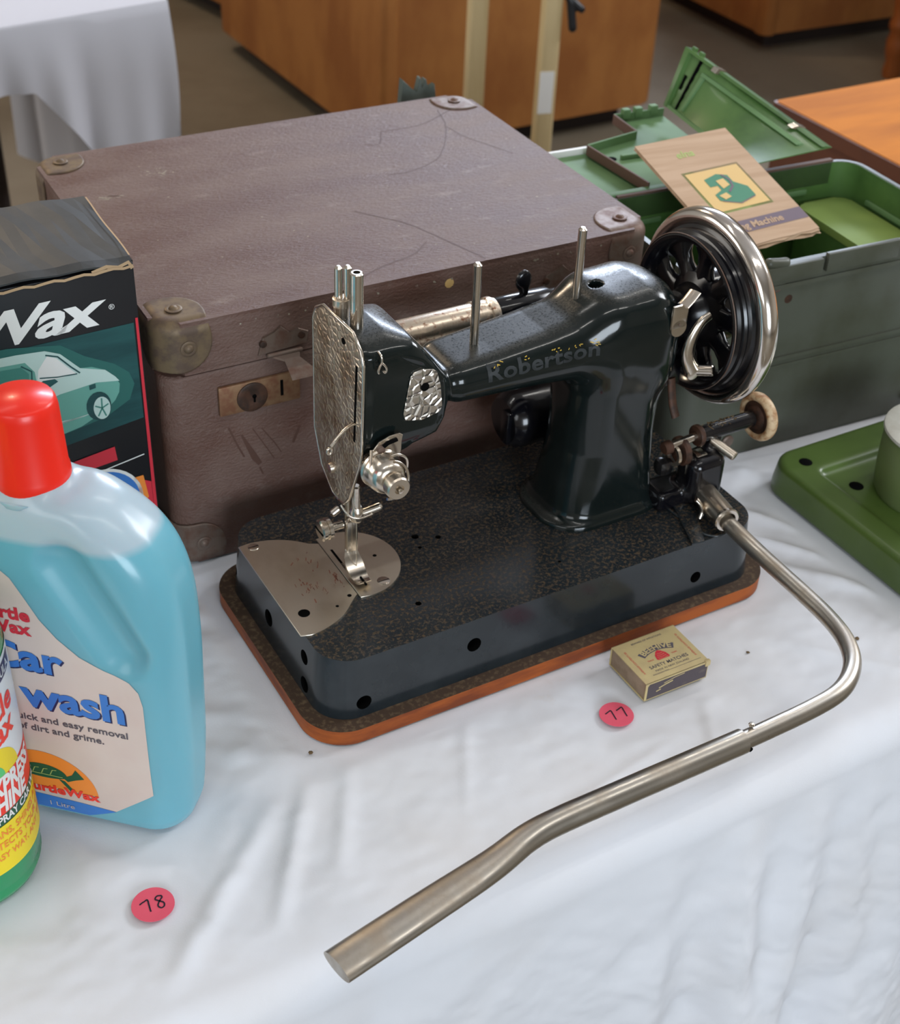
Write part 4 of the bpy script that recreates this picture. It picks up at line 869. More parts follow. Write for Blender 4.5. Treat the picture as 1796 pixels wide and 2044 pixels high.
# top flap, lifting at the front with a torn edge
bm = bmesh.new(); nx = 24
g = [[None]*2 for _ in range(nx+1)]
rows = [(BY1+0.0005, 0.0), (BY1-0.03, .0004), (BY0+0.03, 0.0004), (BY0+0.006, 0.0), (BY0-0.001, -0.002)]
gv = []
for y, dz in rows: gv.append([bm.verts.new((BX0+(BX1-BX0)*i/nx, y, BZ+dz+0.0006*math.sin(i*1.3+y*60)-(0.0022*(i/nx)**8))) for i in range(nx+1)])
for a, b in zip(gv, gv[1:]):
    for i in range(nx): bm.faces.new((a[i], b[i], b[i+1], a[i+1]))
gb = [[bm.verts.new((v.co.x, v.co.y, v.co.z-0.0012)) for v in r] for r in gv]
for a, b in zip(gb, gb[1:]):
    for i in range(nx): bm.faces.new((a[i], a[i+1], b[i+1], b[i]))
ring = lambda G_: G_[0]+[r[-1] for r in G_[1:]]+G_[-1][::-1][1:]+[r[0] for r in G_[::-1]][1:-1]
ra, rb_ = ring(gv), ring(gb)
for i in range(len(ra)): bm.faces.new((ra[i], ra[(i+1) % len(ra)], rb_[(i+1) % len(ra)], rb_[i]))
from_bm('top_flap', bm, 'card_black', bx)
box('side_panel', (BX1-0.0002, BY0+0.001, 0.001), (BX1+0.0006, BY1-0.001, BZ-0.003), 'p_black', bx)
box('side_panel', (BX0-0.0006, BY0+0.001, 0.001), (BX0+0.0002, BY1-0.001, BZ-0.003), 'p_black', bx)
BF = lambda k: (lambda u, v: Vector((u, BY0-0.0003-0.00012*k, v)))
tr = [(BX0, BZ-0.012)]
te = [(BX0+(BX1-BX0)*i/30, BZ-0.0105+0.0035*(i/30)+0.0008*math.sin(i*2.1)) for i in range(31)]
flat('torn_edge', stroke(te, 0.0020), lambda u, v: Vector((u, BY0-0.0014, v+0.001)), 'card_brown', bx)
flat('torn_edge', stroke([(BX1-.028, BZ-.006), (BX1-.018, BZ-.0035), (BX1-.010, BZ-.0055), (BX1-.003, BZ-.003), (BX1-.0005, BZ-.008)], 0.0026), BF(6), 'card_brown', bx)
flat('torn_edge', stroke([(BX1-0.0005, BZ-.004+0*t) if False else (BX1-.001+.0004*math.sin(t), BY0+0.1*t/8+.002) for t in range(9)], 0.0011), lambda u, v: Vector((u, v, BZ+.0006)), 'card_brown', bx)
# printed panels
flat('teal_panel', polyf([(BX0, 0.110), (BX1-.0035, 0.1395), (BX1-.0035, 0.2165), (BX0, 0.2110)]), BF(0), 'p_dteal', bx)
flat('red_stripe', merge(polyf([(BX1-.0030, 0.030), (BX1-.0004, 0.030), (BX1-.0004, 0.2200), (BX1-.0022, 0.2200)]), polyf([(BX1-.014, 0.030), (BX1-.003, 0.030), (BX1-.003, 0.0830), (BX1-.010, 0.0870), (BX1-.014, 0.0870)])), BF(3), 'p_red', bx)
flat('orange_patch', polyf([(BX1-.016, 0.060), (BX1-.006, 0.0700), (BX1-.0085, 0.0905), (BX1-.0160, 0.0900)]), BF(4), 'p_orange', bx)
# the car: body, glass, shade and wheel
def P_(l): return [(BX1+a, b) for a, b in l]
carb = P_([(-.20, .2075), (-.110, .2105), (-.085, .2105), (-.066, .2092), (-.0560, .2045), (-.0500, .1975), (-.0440, .1905), (-.036, .1895), (-.0270, .1850), (-.0205, .1780), (-.0180, .1715), (-.0190, .1650), (-.0225, .1590), (-.0300, .1525), (-.0480, .1440), (-.085, .1360), (-.20, .118)])
flat('car_glow', polyf(P_([(-.20, .215), (-.09, .2165), (-.055, .2110), (-.040, .1990), (-.020, .1880), (-.0105, .1790), (-.0075, .1690), (-.012, .1570), (-.030, .1470), (-.20, .112)])), BF(1), 'p_glow', bx)
flat('car_body', polyf(carb), BF(2), 'p_mteal', bx)
flat('car_highlight', merge(polyf(P_([(-.20, .2075), (-.110, .2105), (-.085, .2105), (-.066, .2092), (-.0560, .2045), (-.0500, .1975), (-.0440, .1905), (-.0270, .1850), (-.0205, .1780), (-.0180, .1740), (-.034, .1765), (-.060, .1735), (-.085, .1660), (-.20, .150), (-.20, .165), (-.098, .1745), (-.0740, .1790), (-.0745, .1950), (-.080, .2035), (-.11, .2045), (-.20, .2015)])),
     polyf(P_([(-.060, .1520), (-.046, .1515), (-.036, .1535), (-.20, .1330), (-.20, .138), (-.085, .147)]))), BF(3), 'p_pale', bx)
flat('car_window', merge(polyf(P_([(-.0720, .1960), (-.0650, .2050), (-.0590, .2020), (-.0520, .1930), (-.0470, .1870), (-.0740, .1855)])) ), BF(4), 'p_white', bx)
flat('car_windscreen', polyf(P_([(-.20, .1985), (-.110, .2015), (-.083, .2005), (-.0785, .1945), (-.0800, .1840), (-.0900, .1800), (-.20, .1700)])), BF(4), 'p_teal', bx)
flat('car_lines', merge(stroke(P_([(-.083, .2015), (-.0765, .1960), (-.0775, .1870), (-.088, .1790)]), .0010), stroke(P_([(-.0660, .2060), (-.0580, .2030), (-.0500, .1930), (-.0445, .1870)]), .0011), stroke(P_([(-.0720, .1895), (-.060, .1875), (-.0465, .1868)]), .0009), polyf(P_([(-.0395, .1755), (-.0350, .1760), (-.0350, .1725), (-.0395, .1718)])),
     polyf(P_([(-.0760, .1830), (-.0700, .1870), (-.0620, .1865), (-.0600, .1840), (-.0690, .1795), (-.0760, .1790)])), circ(BX1-.0345, .1575, .0088, 20, .0115, 0, 360)), BF(5), 'p_dteal', bx)
flat('car_wheel', merge(shift(circ(0, 0, .0060, 20, .0092), BX1-.0325, .1555)), BF(6), 'p_pale', bx)
flat('wheel_spokes', merge(*[stroke([(BX1-.0325, .1555), (BX1-.0325+.005*math.cos(a), .1555+.008*math.sin(a))], .0011) for a in (0.3, 1.5, 2.8, 4.0, 5.2)]), BF(7), 'p_teal', bx)
flat('road_line', stroke(P_([(-.0900, .0930), (-.0060, .1085)]), .0009), BF(3), 'p_white', bx)
flat('red_badge', polyf(P_([(-.0650, .1150), (-.0270, .1210), (-.0260, .1090), (-.0650, .1040)])), BF(4), 'p_red', bx)
flat('round_logo', merge(circ(BX1-.040, .074, .030, 36)), BF(4), 'p_white', bx); flat('round_logo', circ(BX1-.040, .074, .0275, 36), BF(5), 'p_blue', bx)
tv = text2d('TurtleWax', 0.041, 0.28, 0.0011, spacing=0.88); w_ = max(a for a, b in tv[0]); s_ = 0.205/w_
flat('lettering', ([(BX1-.0205+(a-w_)*s_ , 0.2215+b*0.86+(a-w_)*s_*0.035) for a, b in tv[0]], tv[1]), BF(2), 'p_white', bx)['label'] = 'white slanted lettering on the black band'
flat('lettering', shift(text2d('®', 0.0055), BX1-.0195, 0.2300), BF(2), 'p_white', bx)

# ================================================================== blue car-wash bottle
PB = (-0.228, 0.62, TZ); YB = -0.2
cw = thing('car_wash_bottle', 'tall frosted bottle of blue car wash liquid with a red cap', 'bottle', PB, YB)
ZH = [0.0, 0.004, 0.012, 0.06, 0.14, 0.18, 0.205, 0.225, 0.240, 0.250]
XR = [0.073, 0.077, 0.0795, 0.083, 0.0855, 0.0845, 0.0795, 0.068, 0.050, 0.028]
XL = [0.040, 0.044, 0.046, 0.048, 0.052, 0.054, 0.054, 0.050, 0.042, 0.028]
YD = [0.0240, 0.0265, 0.0285, 0.0300, 0.0300, 0.0300, 0.0295, 0.0280, 0.0250, 0.0190]
_zz = np.linspace(0, 0.262, 263)
def _sm(a):
    q = np.interp(_zz, ZH, a); k = np.ones(23)/23; e = np.convolve(np.pad(q, 11, 'edge'), k, 'valid'); e = np.convolve(np.pad(e, 11, 'edge'), k, 'valid'); w = np.clip(_zz/0.05, 0, 1); return q*(1-w)+e*w
XR_, XL_, YD_ = _sm(XR), _sm(XL), _sm(YD)
def F_bot(p):
    x, y, z = p[:, 0], p[:, 1], p[:, 2]
    xr = np.interp(z, _zz, XR_); xl = np.interp(z, _zz, XL_); yd = np.interp(z, _zz, YD_)
    xc = (xr-xl)/2; hx = (xr+xl)/2
    d = rbox2(np.abs(x-xc)-hx, np.abs(y)-yd, np.minimum(0.0225, yd*.9))*0.85
    d = smax(d, z-0.2455, 0.010); d = smax(d, -z+0.0005, 0.006)
    d = smin(d, np.maximum(np.hypot(x, y)-0.0175, np.abs(z-0.24)-0.02), 0.012)
    # grip recess running down to the right on both faces
    gk = lambda a, b, r: capsule(p, a, b, r)
    for s in (-1, 1):
        g = gk((0.026, s*0.0385, 0.210), (0.0560, s*0.0400, 0.152), 0.0180); d = smax(d, -g, 0.005)
    return d
V_, Q_ = surface_nets(F_bot, (-0.075, -0.036, -0.004), (0.092, 0.036, 0.262), 0.0020)
V_[:, 2] = np.maximum(V_[:, 2], 0.0004)
bot = fast_mesh('bottle_body', V_, Q_, 'liquid', cw)
bb_ = BVHTree.FromPolygons([Vector(v) for v in V_], [tuple(int(i) for i in q) for q in Q_])
def on_bot(k):
    def f(u, v):
        h = bb_.ray_cast(Vector((u, -0.09, v)), Vector((0, 1, 0))); return (h[0]+Vector((0, -0.00035-0.0002*k, 0))) if h[0] is not None else Vector((u, -0.025, v))
    return f
lathe('cap', [(0, 0.2440), (0.0208, 0.2440), (0.0213, 0.2460), (0.0208, 0.2520), (0.0202, 0.2535), (0.0191, 0.2900), (0.0183, 0.2945), (0.0168, 0.2968), (0, 0.2975)], 'cap_red', cw, 48, (0, 0, 0), 'z', 60)
lathe('neck_ring', [(0, 0.238), (0.0235, 0.238), (0.0245, 0.2400), (0.0240, 0.2425), (0.0205, 0.2440), (0, 0.2440)], 'bottle_top', cw, 40)
LX = 0.0285                                 # label axis offset
def LP(l): return [(a+LX, b) for a, b in l]
half = [(0.0350, 0.040), (0.0358, 0.1160), (0.0340, 0.1265), (0.0290, 0.1330), (0.0150, 0.1385), (0.000, 0.1460), (-0.0120, 0.1570), (-0.0210, 0.1690), (-0.0280, 0.1830), (-0.0350, 0.1960), (-0.0430, 0.2030), (-0.058, 0.2050), (-0.0700, 0.205)]
lab = LP([(-0.070, 0.0075), (-0.0115, 0.0075), (0.0080, 0.0170)]+half)
flat('label', polyf(lab), on_bot(0), 'label_peach', cw, cut=0.006)
flat('blue_band', polyf(LP([(-0.070, 0.0072), (-0.0115, 0.0072), (0.0085, 0.0172), (-0.015, 0.0190), (-0.045, 0.0205), (-0.070, 0.0205)])), on_bot(1), 'p_blue', cw, cut=0.008)
flat('orange_sun', polyf(LP([(-0.0370+0.0350*math.cos(math.radians(a)), 0.0285+0.0320*math.sin(math.radians(a))) for a in range(0, 181, 6)])), on_bot(1), 'p_orange', cw, cut=0.008)
# turtle emblem: shell with plates, head, two legs
tx, tz_ = LX-0.037, 0.041
sh_ = [(tx+0.0160*math.cos(math.radians(a))*(1.0), tz_+0.0085*math.sin(math.radians(a))*(1 if a < 180 else .45)) for a in range(0, 360, 12)]
flat('emblem', merge(polyf(sh_), polyf([(tx+.013, tz_-.001), (tx+.0195, tz_+.003), (tx+.0225, tz_+.0085), (tx+.0250, tz_+.0050), (tx+.0275, tz_+.0015), (tx+.0215, tz_-.001), (tx+.016, tz_-.004)]),
     polyf([(tx+.010, tz_-.003), (tx+.014, tz_-.004), (tx+.0195, tz_-.0120), (tx+.0165, tz_-.0125)]), polyf([(tx-.012, tz_-.003), (tx-.008, tz_-.004), (tx-.012, tz_-.0100), (tx-.0155, tz_-.0095)])), on_bot(2), 'p_dgreen', cw)['label'] = 'small green animal emblem on the orange sun'
flat('emblem_lines', merge(*[stroke([(tx-.0125+i*.0058, tz_+.0000), (tx-.0105+i*.0058, tz_+.0045), (tx-.0078+i*.0058, tz_+.0048)], .0006) for i in range(4)]+[stroke([(tx-.014, tz_-.0005), (tx+.013, tz_-.0008)], .0006)]), on_bot(3), 'p_lime', cw)
def label_text(s, size, right, base, m, off=0.0, k=2, cut=0.006, sx=1.0, shear=0.0, name='lettering', sp=1.0):
    tv = text2d(s, size, shear, off, spacing=sp); w_ = max(a for a, b in tv[0])
    return flat(name, ([(LX+right+(a-w_)*sx, base+b) for a, b in tv[0]], tv[1]), on_bot(k), m, cw, cut=cut)
label_text('Car', 0.0285, -0.0095, 0.1280, 'p_navy', 0.0009, 1, sx=1.12); label_text('Car', 0.0285, -0.0105, 0.1290, 'p_blue', 0.0009, 2, sx=1.12)
label_text('wash', 0.0290, 0.0245, 0.0985, 'p_navy', 0.0009, 1, sx=1.10); label_text('wash', 0.0290, 0.0235, 0.0995, 'p_blue', 0.0009, 2, sx=1.10)
label_text('Quick and easy removal', 0.0072, 0.0240, 0.0870, 'p_grey', 0.00012, 2, None, 1.1)
label_text('of dirt and grime.', 0.0072, 0.0080, 0.0785, 'p_grey', 0.00012, 2, None, 1.1)
label_text('TurtleWax', 0.0098, -0.0010, 0.0240, 'p_bred', 0.0004, 3, None, 1.15)
label_text('1 Litre', 0.0060, -0.0200, 0.0115, 'label_peach', 0.0, 3, None, 1.1)
label_text('Turtle', 0.0125, -0.0265, 0.1665, 'p_red', 0.0005, 2, None, 1.05); label_text('Wax', 0.0125, -0.0270, 0.1560, 'p_red', 0.0005, 2, None, 1.05)
label_text('New!', 0.0080, -0.0440, 0.1830, 'p_red', 0.0002, 2, None, 1.0)

# ================================================================== green spray bottle, cut by the left edge of the photograph
sb = thing('spray_bottle', 'green spray bottle with a white, red and yellow label at the left edge', 'bottle', (-0.314, 0.549, TZ), 0.15)
A_, B_ = 0.0765, 0.050
def oval(t, k=1.0, dx=0.0): return (math.copysign(abs(math.cos(t))**.9, math.cos(t))*A_*k, math.copysign(abs(math.sin(t))**.9, math.sin(t))*B_*k)
zs = [(0.0005, .90), (0.003, .96), (0.008, .985), (0.012, .975), (0.014, .985), (0.030, 1.0), (0.10, 1.0), (0.150, 1.0), (0.176, 1.0), (0.190, .97), (0.203, .86), (0.213, .66), (0.219, .42), (0.222, .22), (0.240, .20), (0.244, 0.19)]
v = []; f = []; NO = 72
for z, k in zs:
    for i in range(NO): x, y = oval(2*PI*i/NO, k); v.append((x, y, z))
for j in range(len(zs)-1):
    for i in range(NO): f.append((j*NO+i, j*NO+(i+1) % NO, (j+1)*NO+(i+1) % NO, (j+1)*NO+i))
f.append(tuple(range(NO-1, -1, -1))); f.append(tuple((len(zs)-1)*NO+i for i in range(NO)))
auto(from_vf('bottle_body', v, f, 'green_plastic', sb), 50)
def on_oval(k): 
    def g(u, w):                            # u = arc position (m) measured from the right-hand silhouette, leftwards negative
        t = math.radians(8)+u/0.066
        x, y = oval(t, 1.0); n = Vector((x/A_**2, y/B_**2, 0)).normalized(); return Vector((x, y, w))+n*(0.0004+0.00018*k)
    return g
U0, U1 = -0.150, 0.030
flat('label', polyf([(U0, 0.100), (U1, 0.100), (U1, 0.1735), (U0, 0.1735)]), on_oval(0), 'label_white', sb, cut=0.0025)
flat('red_band', polyf([(U0, 0.0715), (U1, 0.0735), (U1, 0.1025), (U0, 0.1000)]), on_oval(0.5), 'p_bred', sb, cut=0.0025)
flat('green_band', polyf([(U0, 0.0640), (U1, 0.0660), (U1, 0.0735), (U0, 0.0715)]), on_oval(0.5), 'p_dgreen', sb, cut=0.0025)
flat('yellow_band', polyf([(U0, 0.0260), (U1, 0.0300), (U1, 0.0655), (U0, 0.0635)]), on_oval(0.5), 'p_yellow', sb, cut=0.0025)
def st(s, size, right, base, m, off=0.0, k=2, sx=1.0, shear=0.0, rot=0.0):
    tv = text2d(s, size, shear, off); w_ = max(a for a, b in tv[0])
    return flat('lettering', ([(right+(a-w_)*sx, base+b+(a-w_)*rot) for a, b in tv[0]], tv[1]), on_oval(k), m, sb, cut=0.004)
st('EXPRESS', 0.0175, -0.0065, 0.0875, 'p_white', 0.0008, sx=0.80, shear=.15); st('SHINE', 0.0175, -0.0180, 0.0745, 'p_white', 0.0008, sx=.80, shear=.15)
st('SPRAY CAR WAX', 0.0078, 0.006, 0.0668, 'p_white', 0.0002)
st('CLEANS, SHINES AND', 0.0075, 0.004, 0.0560, 'p_orange', 0.0001); st('PROTECTS YOUR CAR', 0.0075, 0.006, 0.0475, 'p_orange', 0.0001); st('THE EASY WAY, ANY TIME', 0.0068, 0.004, 0.0390, 'p_orange', 0.0001)
st('Turtle', 0.0220, -0.0150, 0.1400, 'p_bred', 0.0006, sx=1.0, rot=0.1); st('Wax', 0.0220, -0.0190, 0.1240, 'p_bred', 0.0006, sx=1.0, rot=0.1)
flat('yellow_disc', circ(-0.050, 0.100, 0.0280, 40, 0.022, 0, 180), on_oval(1), 'p_yellow', sb, cut=0.004)
flat('green_patch', merge(circ(-0.055, 0.1005, 0.0170, 30, 0.0120, 0, 180)), on_oval(2), 'p_lgreen', sb, cut=0.004)
flat('blue_box', polyf([(-0.080, 0.1580), (-0.0060, 0.1610), (-0.0050, 0.1705), (-0.080, 0.1680)]), on_oval(1), 'p_navy', sb, cut=0.003)
st('NEW FORMULA', 0.0085, -0.0090, 0.1625, 'label_white', 0.0001, k=2, sx=.95)
box('trigger', (0.030, -0.062, 0.170), (0.044, -0.050, 0.200), 'yellow_plastic', sb, bev=0.004)
V_, Q_ = surface_nets(lambda p: smin(sdbox(p, (0.0, 0, 0.262), (0.030, 0.013, 0.016), 0.008), capsule(p, (0.022, -0.010, 0.262), (0.036, -0.056, 0.198), 0.0055), 0.01), (-0.04, -0.07, 0.185), (0.05, 0.02, 0.285), 0.0025)
fast_mesh('spray_head', V_, Q_, 'yellow_plastic', sb)

# ================================================================== stickers, matchbox, bits on the cloth
def sticker(mx, my, rz, r, txt, lab_, sx, sz):
    o = thing('round_sticker', lab_, 'sticker', m2w(mx, my, 0.0006), YM+rz, group='pink lot stickers')
    bm = bmesh.new(); n = 40; vv = [[bm.verts.new((r*math.cos(2*PI*i/n)*k, r*math.sin(2*PI*i/n)*k, h+0.0007*max(0, -math.sin(2*PI*i/n+.3))*k**3)) for i in range(n)] for k, h in ((1, 0), (1, 0.0003), (.5, .0003))]
    bm.faces.new(list(reversed(vv[0]))); bm.faces.new(vv[2])
    for a, b in zip(vv, vv[1:]):
        for i in range(n): bm.faces.new((a[i], a[(i+1) % n], b[(i+1) % n], b[i]))
    from_bm('paper', bm, 'sticker', o, False)
    for q in txt: pass
    flat('handwriting', merge(*[stroke(jag(s, 6, .0002), 0.00095) for s in txt]), lambda u, v: Vector((u, v, 0.00055)), 'ink', o); return o
seven = lambda dx: [(dx-0.0030, 0.0032), (dx+0.0000, 0.0042), (dx+0.0022, 0.0046), (dx+0.0020, 0.0010), (dx+0.0014, -0.0045)]
sticker(0.188, -0.0710, -0.08, 0.0122, [seven(-0.0042), seven(0.0046)], 'round pink sticker marked 77 beside the matchbox', 1, 1)
e8 = [(0.0065, 0.0040), (0.0042, 0.0048), (0.0024, 0.0030), (0.0042, 0.0008), (0.0062, -0.0014), (0.0056, -0.0040), (0.0036, -0.0044), (0.0024, -0.0022), (0.0042, 0.0006), (0.0064, 0.0026), (0.0065, 0.0040)]
sticker(-0.1520, -0.0755, -0.02, 0.0128, [seven(-0.0042), e8], 'round pink sticker marked 78 in front of the bottles', 1, 1)

mb = thing('matchbox', 'small yellowed matchbox with a red beehive on top beside the wooden base', 'matchbox', m2w(0.2405, -0.0475, 0.0006), YM+0.0)
mh = 0.0165; hx, hy = 0.0277, 0.0218
# sleeve: top, bottom and striking sides; open ends show the tray
bm = bmesh.new(); t = 0.0008
bm_box(bm, (0, 0, mh-t/2), (2*hx, 2*hy, t), 0.0003); bm_box(bm, (0, 0, t/2), (2*hx, 2*hy, t), 0.0003); bm_box(bm, (0, -hy+t/2, mh/2), (2*hx, t, mh), 0.0003); bm_box(bm, (0, hy-t/2, mh/2), (2*hx, t, mh), 0.0003)
auto(from_bm('sleeve', bm, 'match_card', mb))
box('tray', (-hx+0.0006, -hy+0.0012, 0.0010), (hx-0.0006, hy-0.0012, mh-0.0012), 'match_side', mb, bev=0.0004)
flat('striker', polyf([(-hx+0.0018, 0.0012), (hx-.0008, 0.0012), (hx-.0008, mh-.0022), (-hx+0.0030, mh-.0014), (-hx+.0018, mh-.003)]), lambda u, v: Vector((u, -hy-0.0001, v)), 'striker', mb)['label'] = 'dark worn striking strip'
flat('scuff', merge(stroke([(-.016, .0085), (-.010, .0100), (-.004, .0110)], .0012), stroke([(-.012, .0115), (-.002, .0135), (.006, .0138)], .0007), stroke([(-.018, .006), (-.014, .0068)], .0010)), lambda u, v: Vector((u, -hy-0.0002, v)), 'match_card', mb)
box('torn_corner', (hx-.0035, -hy-.0010, mh-.0045), (hx+.0010, -hy+.002, mh+.0004), 'match_card', mb, bev=.0008)
MT = lambda k: (lambda u, v: Vector((u, v, mh+0.0001+0.00004*k)))
def arctext(s, size, R_, cy, m, name, off=0.0, sx=1.0):
    tv = text2d(s, size, 0, off, align='CENTER'); return flat(name, ([(math.sin(a*sx/R_)*(R_+b), cy-R_+math.cos(a*sx/R_)*(R_+b)) for a, b in tv[0]], tv[1]), MT(2), m, mb)
bar = [(math.sin(a)*0.033, 0.0028-0.026+math.cos(a)*0.033) for a in np.linspace(-.50, .50, 14)]; bar2 = [(math.sin(a)*0.0265, 0.0028-0.026+math.cos(a)*0.0275) for a in np.linspace(.50, -.50, 14)]
flat('name_band', polyf(bar+bar2), MT(0), 'p_grey', mb)
arctext('BEEHIVE', 0.0068, 0.0275, 0.0052, 'match_card', 'lettering', 0.0002, 1.0)
flat('beehive', polyf([(-0.0048, -0.0050), (0.0048, -0.0050), (0.0056, -0.0038), (0.0046, 0.000), (0.0022, 0.0030), (0, 0.0042), (-0.0022, 0.0030), (-0.0046, 0.000), (-0.0056, -0.0038)]), MT(1), 'p_red', mb)['label'] = 'red beehive picture'
flat('beehive_lines', merge(*[stroke([(-.0045+i*.0006, -.0040+i*.0017), (0, -.0046+i*.0017), (.0045-i*.0006, -.0040+i*.0017)], .0002) for i in range(4)]), MT(2), 'match_card', mb)
flat('lettering', shift(text2d('SAFETY MATCHES', 0.0042, 0, 0.00005, 'CENTER'), 0.001, -0.0105), MT(1), 'p_grey', mb)
flat('lettering', shift(text2d('MADE IN NEW ZEALAND', 0.0026, 0, 0, 'CENTER'), 0.001, -0.0142), MT(1), 'p_grey', mb)
flat('lettering', shift(text2d('BEWARE OF IMITATIONS', 0.0024, 0, 0, 'CENTER'), 0, 0.0165), MT(1), 'p_grey', mb)
flat('lettering', merge(shift(text2d('AVERAGE CONTENTS 50', 0.0023, 0, 0, 'CENTER'), -.0215, 0.000, PI/2), shift(text2d('AVERAGE CONTENTS 50', 0.0023, 0, 0, 'CENTER'), .0235, 0.000, PI/2)), MT(1), 'p_red', mb)
flat('lettering', merge(shift(text2d('TRADE', 0.0018, 0, 0, 'CENTER'), -.0105, -0.0035), shift(text2d('MARK', 0.0018, 0, 0, 'CENTER'), .0105, -0.0035)), MT(1), 'p_red', mb)
flat('rule', merge(stroke([(-.018, -.0165), (.024, -.0165)], .0003), stroke([(-.018, -.0158), (-.004, -.0158)], .0002)), MT(1), 'p_grey', mb)

def chip(mx, my, s, lab_):
    bm = bmesh.new(); bmesh.ops.create_icosphere(bm, subdivisions=1, radius=s)
    for v in bm.verts: v.co = Vector((v.co.x*random.uniform(.8, 1.5), v.co.y*random.uniform(.7, 1.2), v.co.z*.5*random.uniform(.7, 1.2)))
    o = from_bm('wood_chip', bm, 'dust', None, loc=m2w(mx, my, s*.45)); tagp(o, lab_, 'crumb'); return o
chip(0.397, -0.088, 0.0020, 'brown crumb on the cloth right of the lever bend'); chip(0.313, -0.062, 0.0012, 'brown crumb on the cloth under the steel lever')
chip(-0.0165, -0.006, 0.0018, 'dark crumb on the cloth against the left edge of the wooden base'); chip(-0.0930, -0.062, 0.0011, 'tiny dark crumb on the cloth between the bottle and the machine')

# ================================================================== green metal case (open), with lid, tin and booklet
gc = thing('metal_case', 'open grey-green metal carrying case with a green inside, behind the handwheel', 'case', PG, YG)
CX0, CX1, CY1, CH = -0.112, 0.166, 0.158, 0.187
def ringp(name, x0, y0, x1, y1, r, t, z0, z1, m, par, bev=0.001, bottom=False):
    """wall of a rounded rectangle, thickness t"""
    O = rrect(x0, y0, x1, y1, r, 6); I = rrect(x0+t, y0+t, x1-t, y1-t, max(r-t, .001), 6); n = len(O); bm = bmesh.new()
    vo = [[bm.verts.new((x, y, z)) for x, y in P] for P, z in ((O, z0), (O, z1), (I, z1), (I, z0))]
    for a, b in zip(vo, vo[1:]+vo[:1]):
        for i in range(n): bm.faces.new((a[i], a[(i+1) % n], b[(i+1) % n], b[i]))
    return auto(from_bm(name, bm, m, par), 40)
ringp('outer_shell', CX0, 0, CX1, CY1, 0.022, 0.0012, 0.0008, CH-0.012, 'gout', gc)
ringp('inner_lining', CX0+0.0014, 0.0014, CX1-0.0014, CY1-0.0014, 0.021, 0.0012, 0.0015, CH-0.0015, 'gin', gc)
prism('case_floor', rrect(CX0+.0006, .0006, CX1-.0006, CY1-.0006, .021, 6), 0.0008, 0.0030, 'gin', gc)
ringp('rim_flange', CX0-0.003, -0.003, CX1+0.003, CY1+0.002, 0.024, 0.0046, CH-0.022, CH-0.001, 'gout', gc)
ringp('rim_bead', CX0-0.0042, -0.0042, CX1+0.0042, CY1+0.0032, 0.025, 0.0012, CH-0.0235, CH-0.0195, 'gout', gc)
ringp('lower_bead', CX0-0.0020, -0.0020, CX1+0.0020, CY1+0.002, 0.023, 0.0022, 0.0910, 0.0945, 'gout', gc); ringp('lower_bead', CX0-0.0012, -0.0012, CX1+0.0012, CY1+0.0012, 0.023, 0.0014, 0.0835, 0.0860, 'gout', gc)
box('front_rail', (0.012, -0.0075, CH-0.014), (0.088, -0.002, CH+0.0022), 'gout', gc, bev=0.0014); box('front_rail', (0.094, -0.0075, CH-0.010), (CX1-0.02, -0.002, CH+0.0030), 'gout', gc, bev=0.0014)
box('front_rail', (CX0+.03, -0.0075, CH-0.014), (0.008, -0.002, CH-0.001), 'gout', gc, bev=0.0014)
for x, z, r in ((-0.032, 0.166, 0.0065), (-0.053, 0.017, 0.0060), (0.150, 0.017, .006)):
    st_ = lathe('corner_stud', [(0, 0), (r, 0), (r, 0.0012), (r*.75, 0.0022), (r*.35, 0.0016), (0, 0.0016)], 'cap', gc, 22, (x, -0.0006, z), '-y')
V_, Q_ = surface_nets(lambda p: smin(sdbox(p, (-0.036, -0.0012, 0.176), (0.011, 0.0024, 0.014), 0.002), capsule(p, (-0.045, -0.002, 0.189), (-0.030, -0.003, 0.186), 0.004), 0.004), (-.055, -.01, .155), (-.018, .006, .198), .0014)
fast_mesh('hinge_plate', V_, Q_, 'gout', gc)
lathe('drip_stain', [(0, 0), (0.004, 0), (0, .0003)], 'rust', gc, 16, (-0.016, -0.0002, 0.150), '-y')
box('back_gasket', (CX0+0.02, CY1-0.0012, CH-0.012), (CX1-0.02, CY1+0.004, CH+0.0006), 'gasket', gc, bev=0.0005)
for x0, x1 in ((-0.085, -0.045), (0.075, 0.118)): box('pressed_rib', (x0, CY1-0.0052, 0.158), (x1, CY1-0.0022, 0.163), 'glid', gc, bev=0.0012)
box('pressed_rib', (CX1-0.0052, 0.03, 0.155), (CX1-0.0022, 0.12, 0.160), 'glid', gc, bev=0.0012)
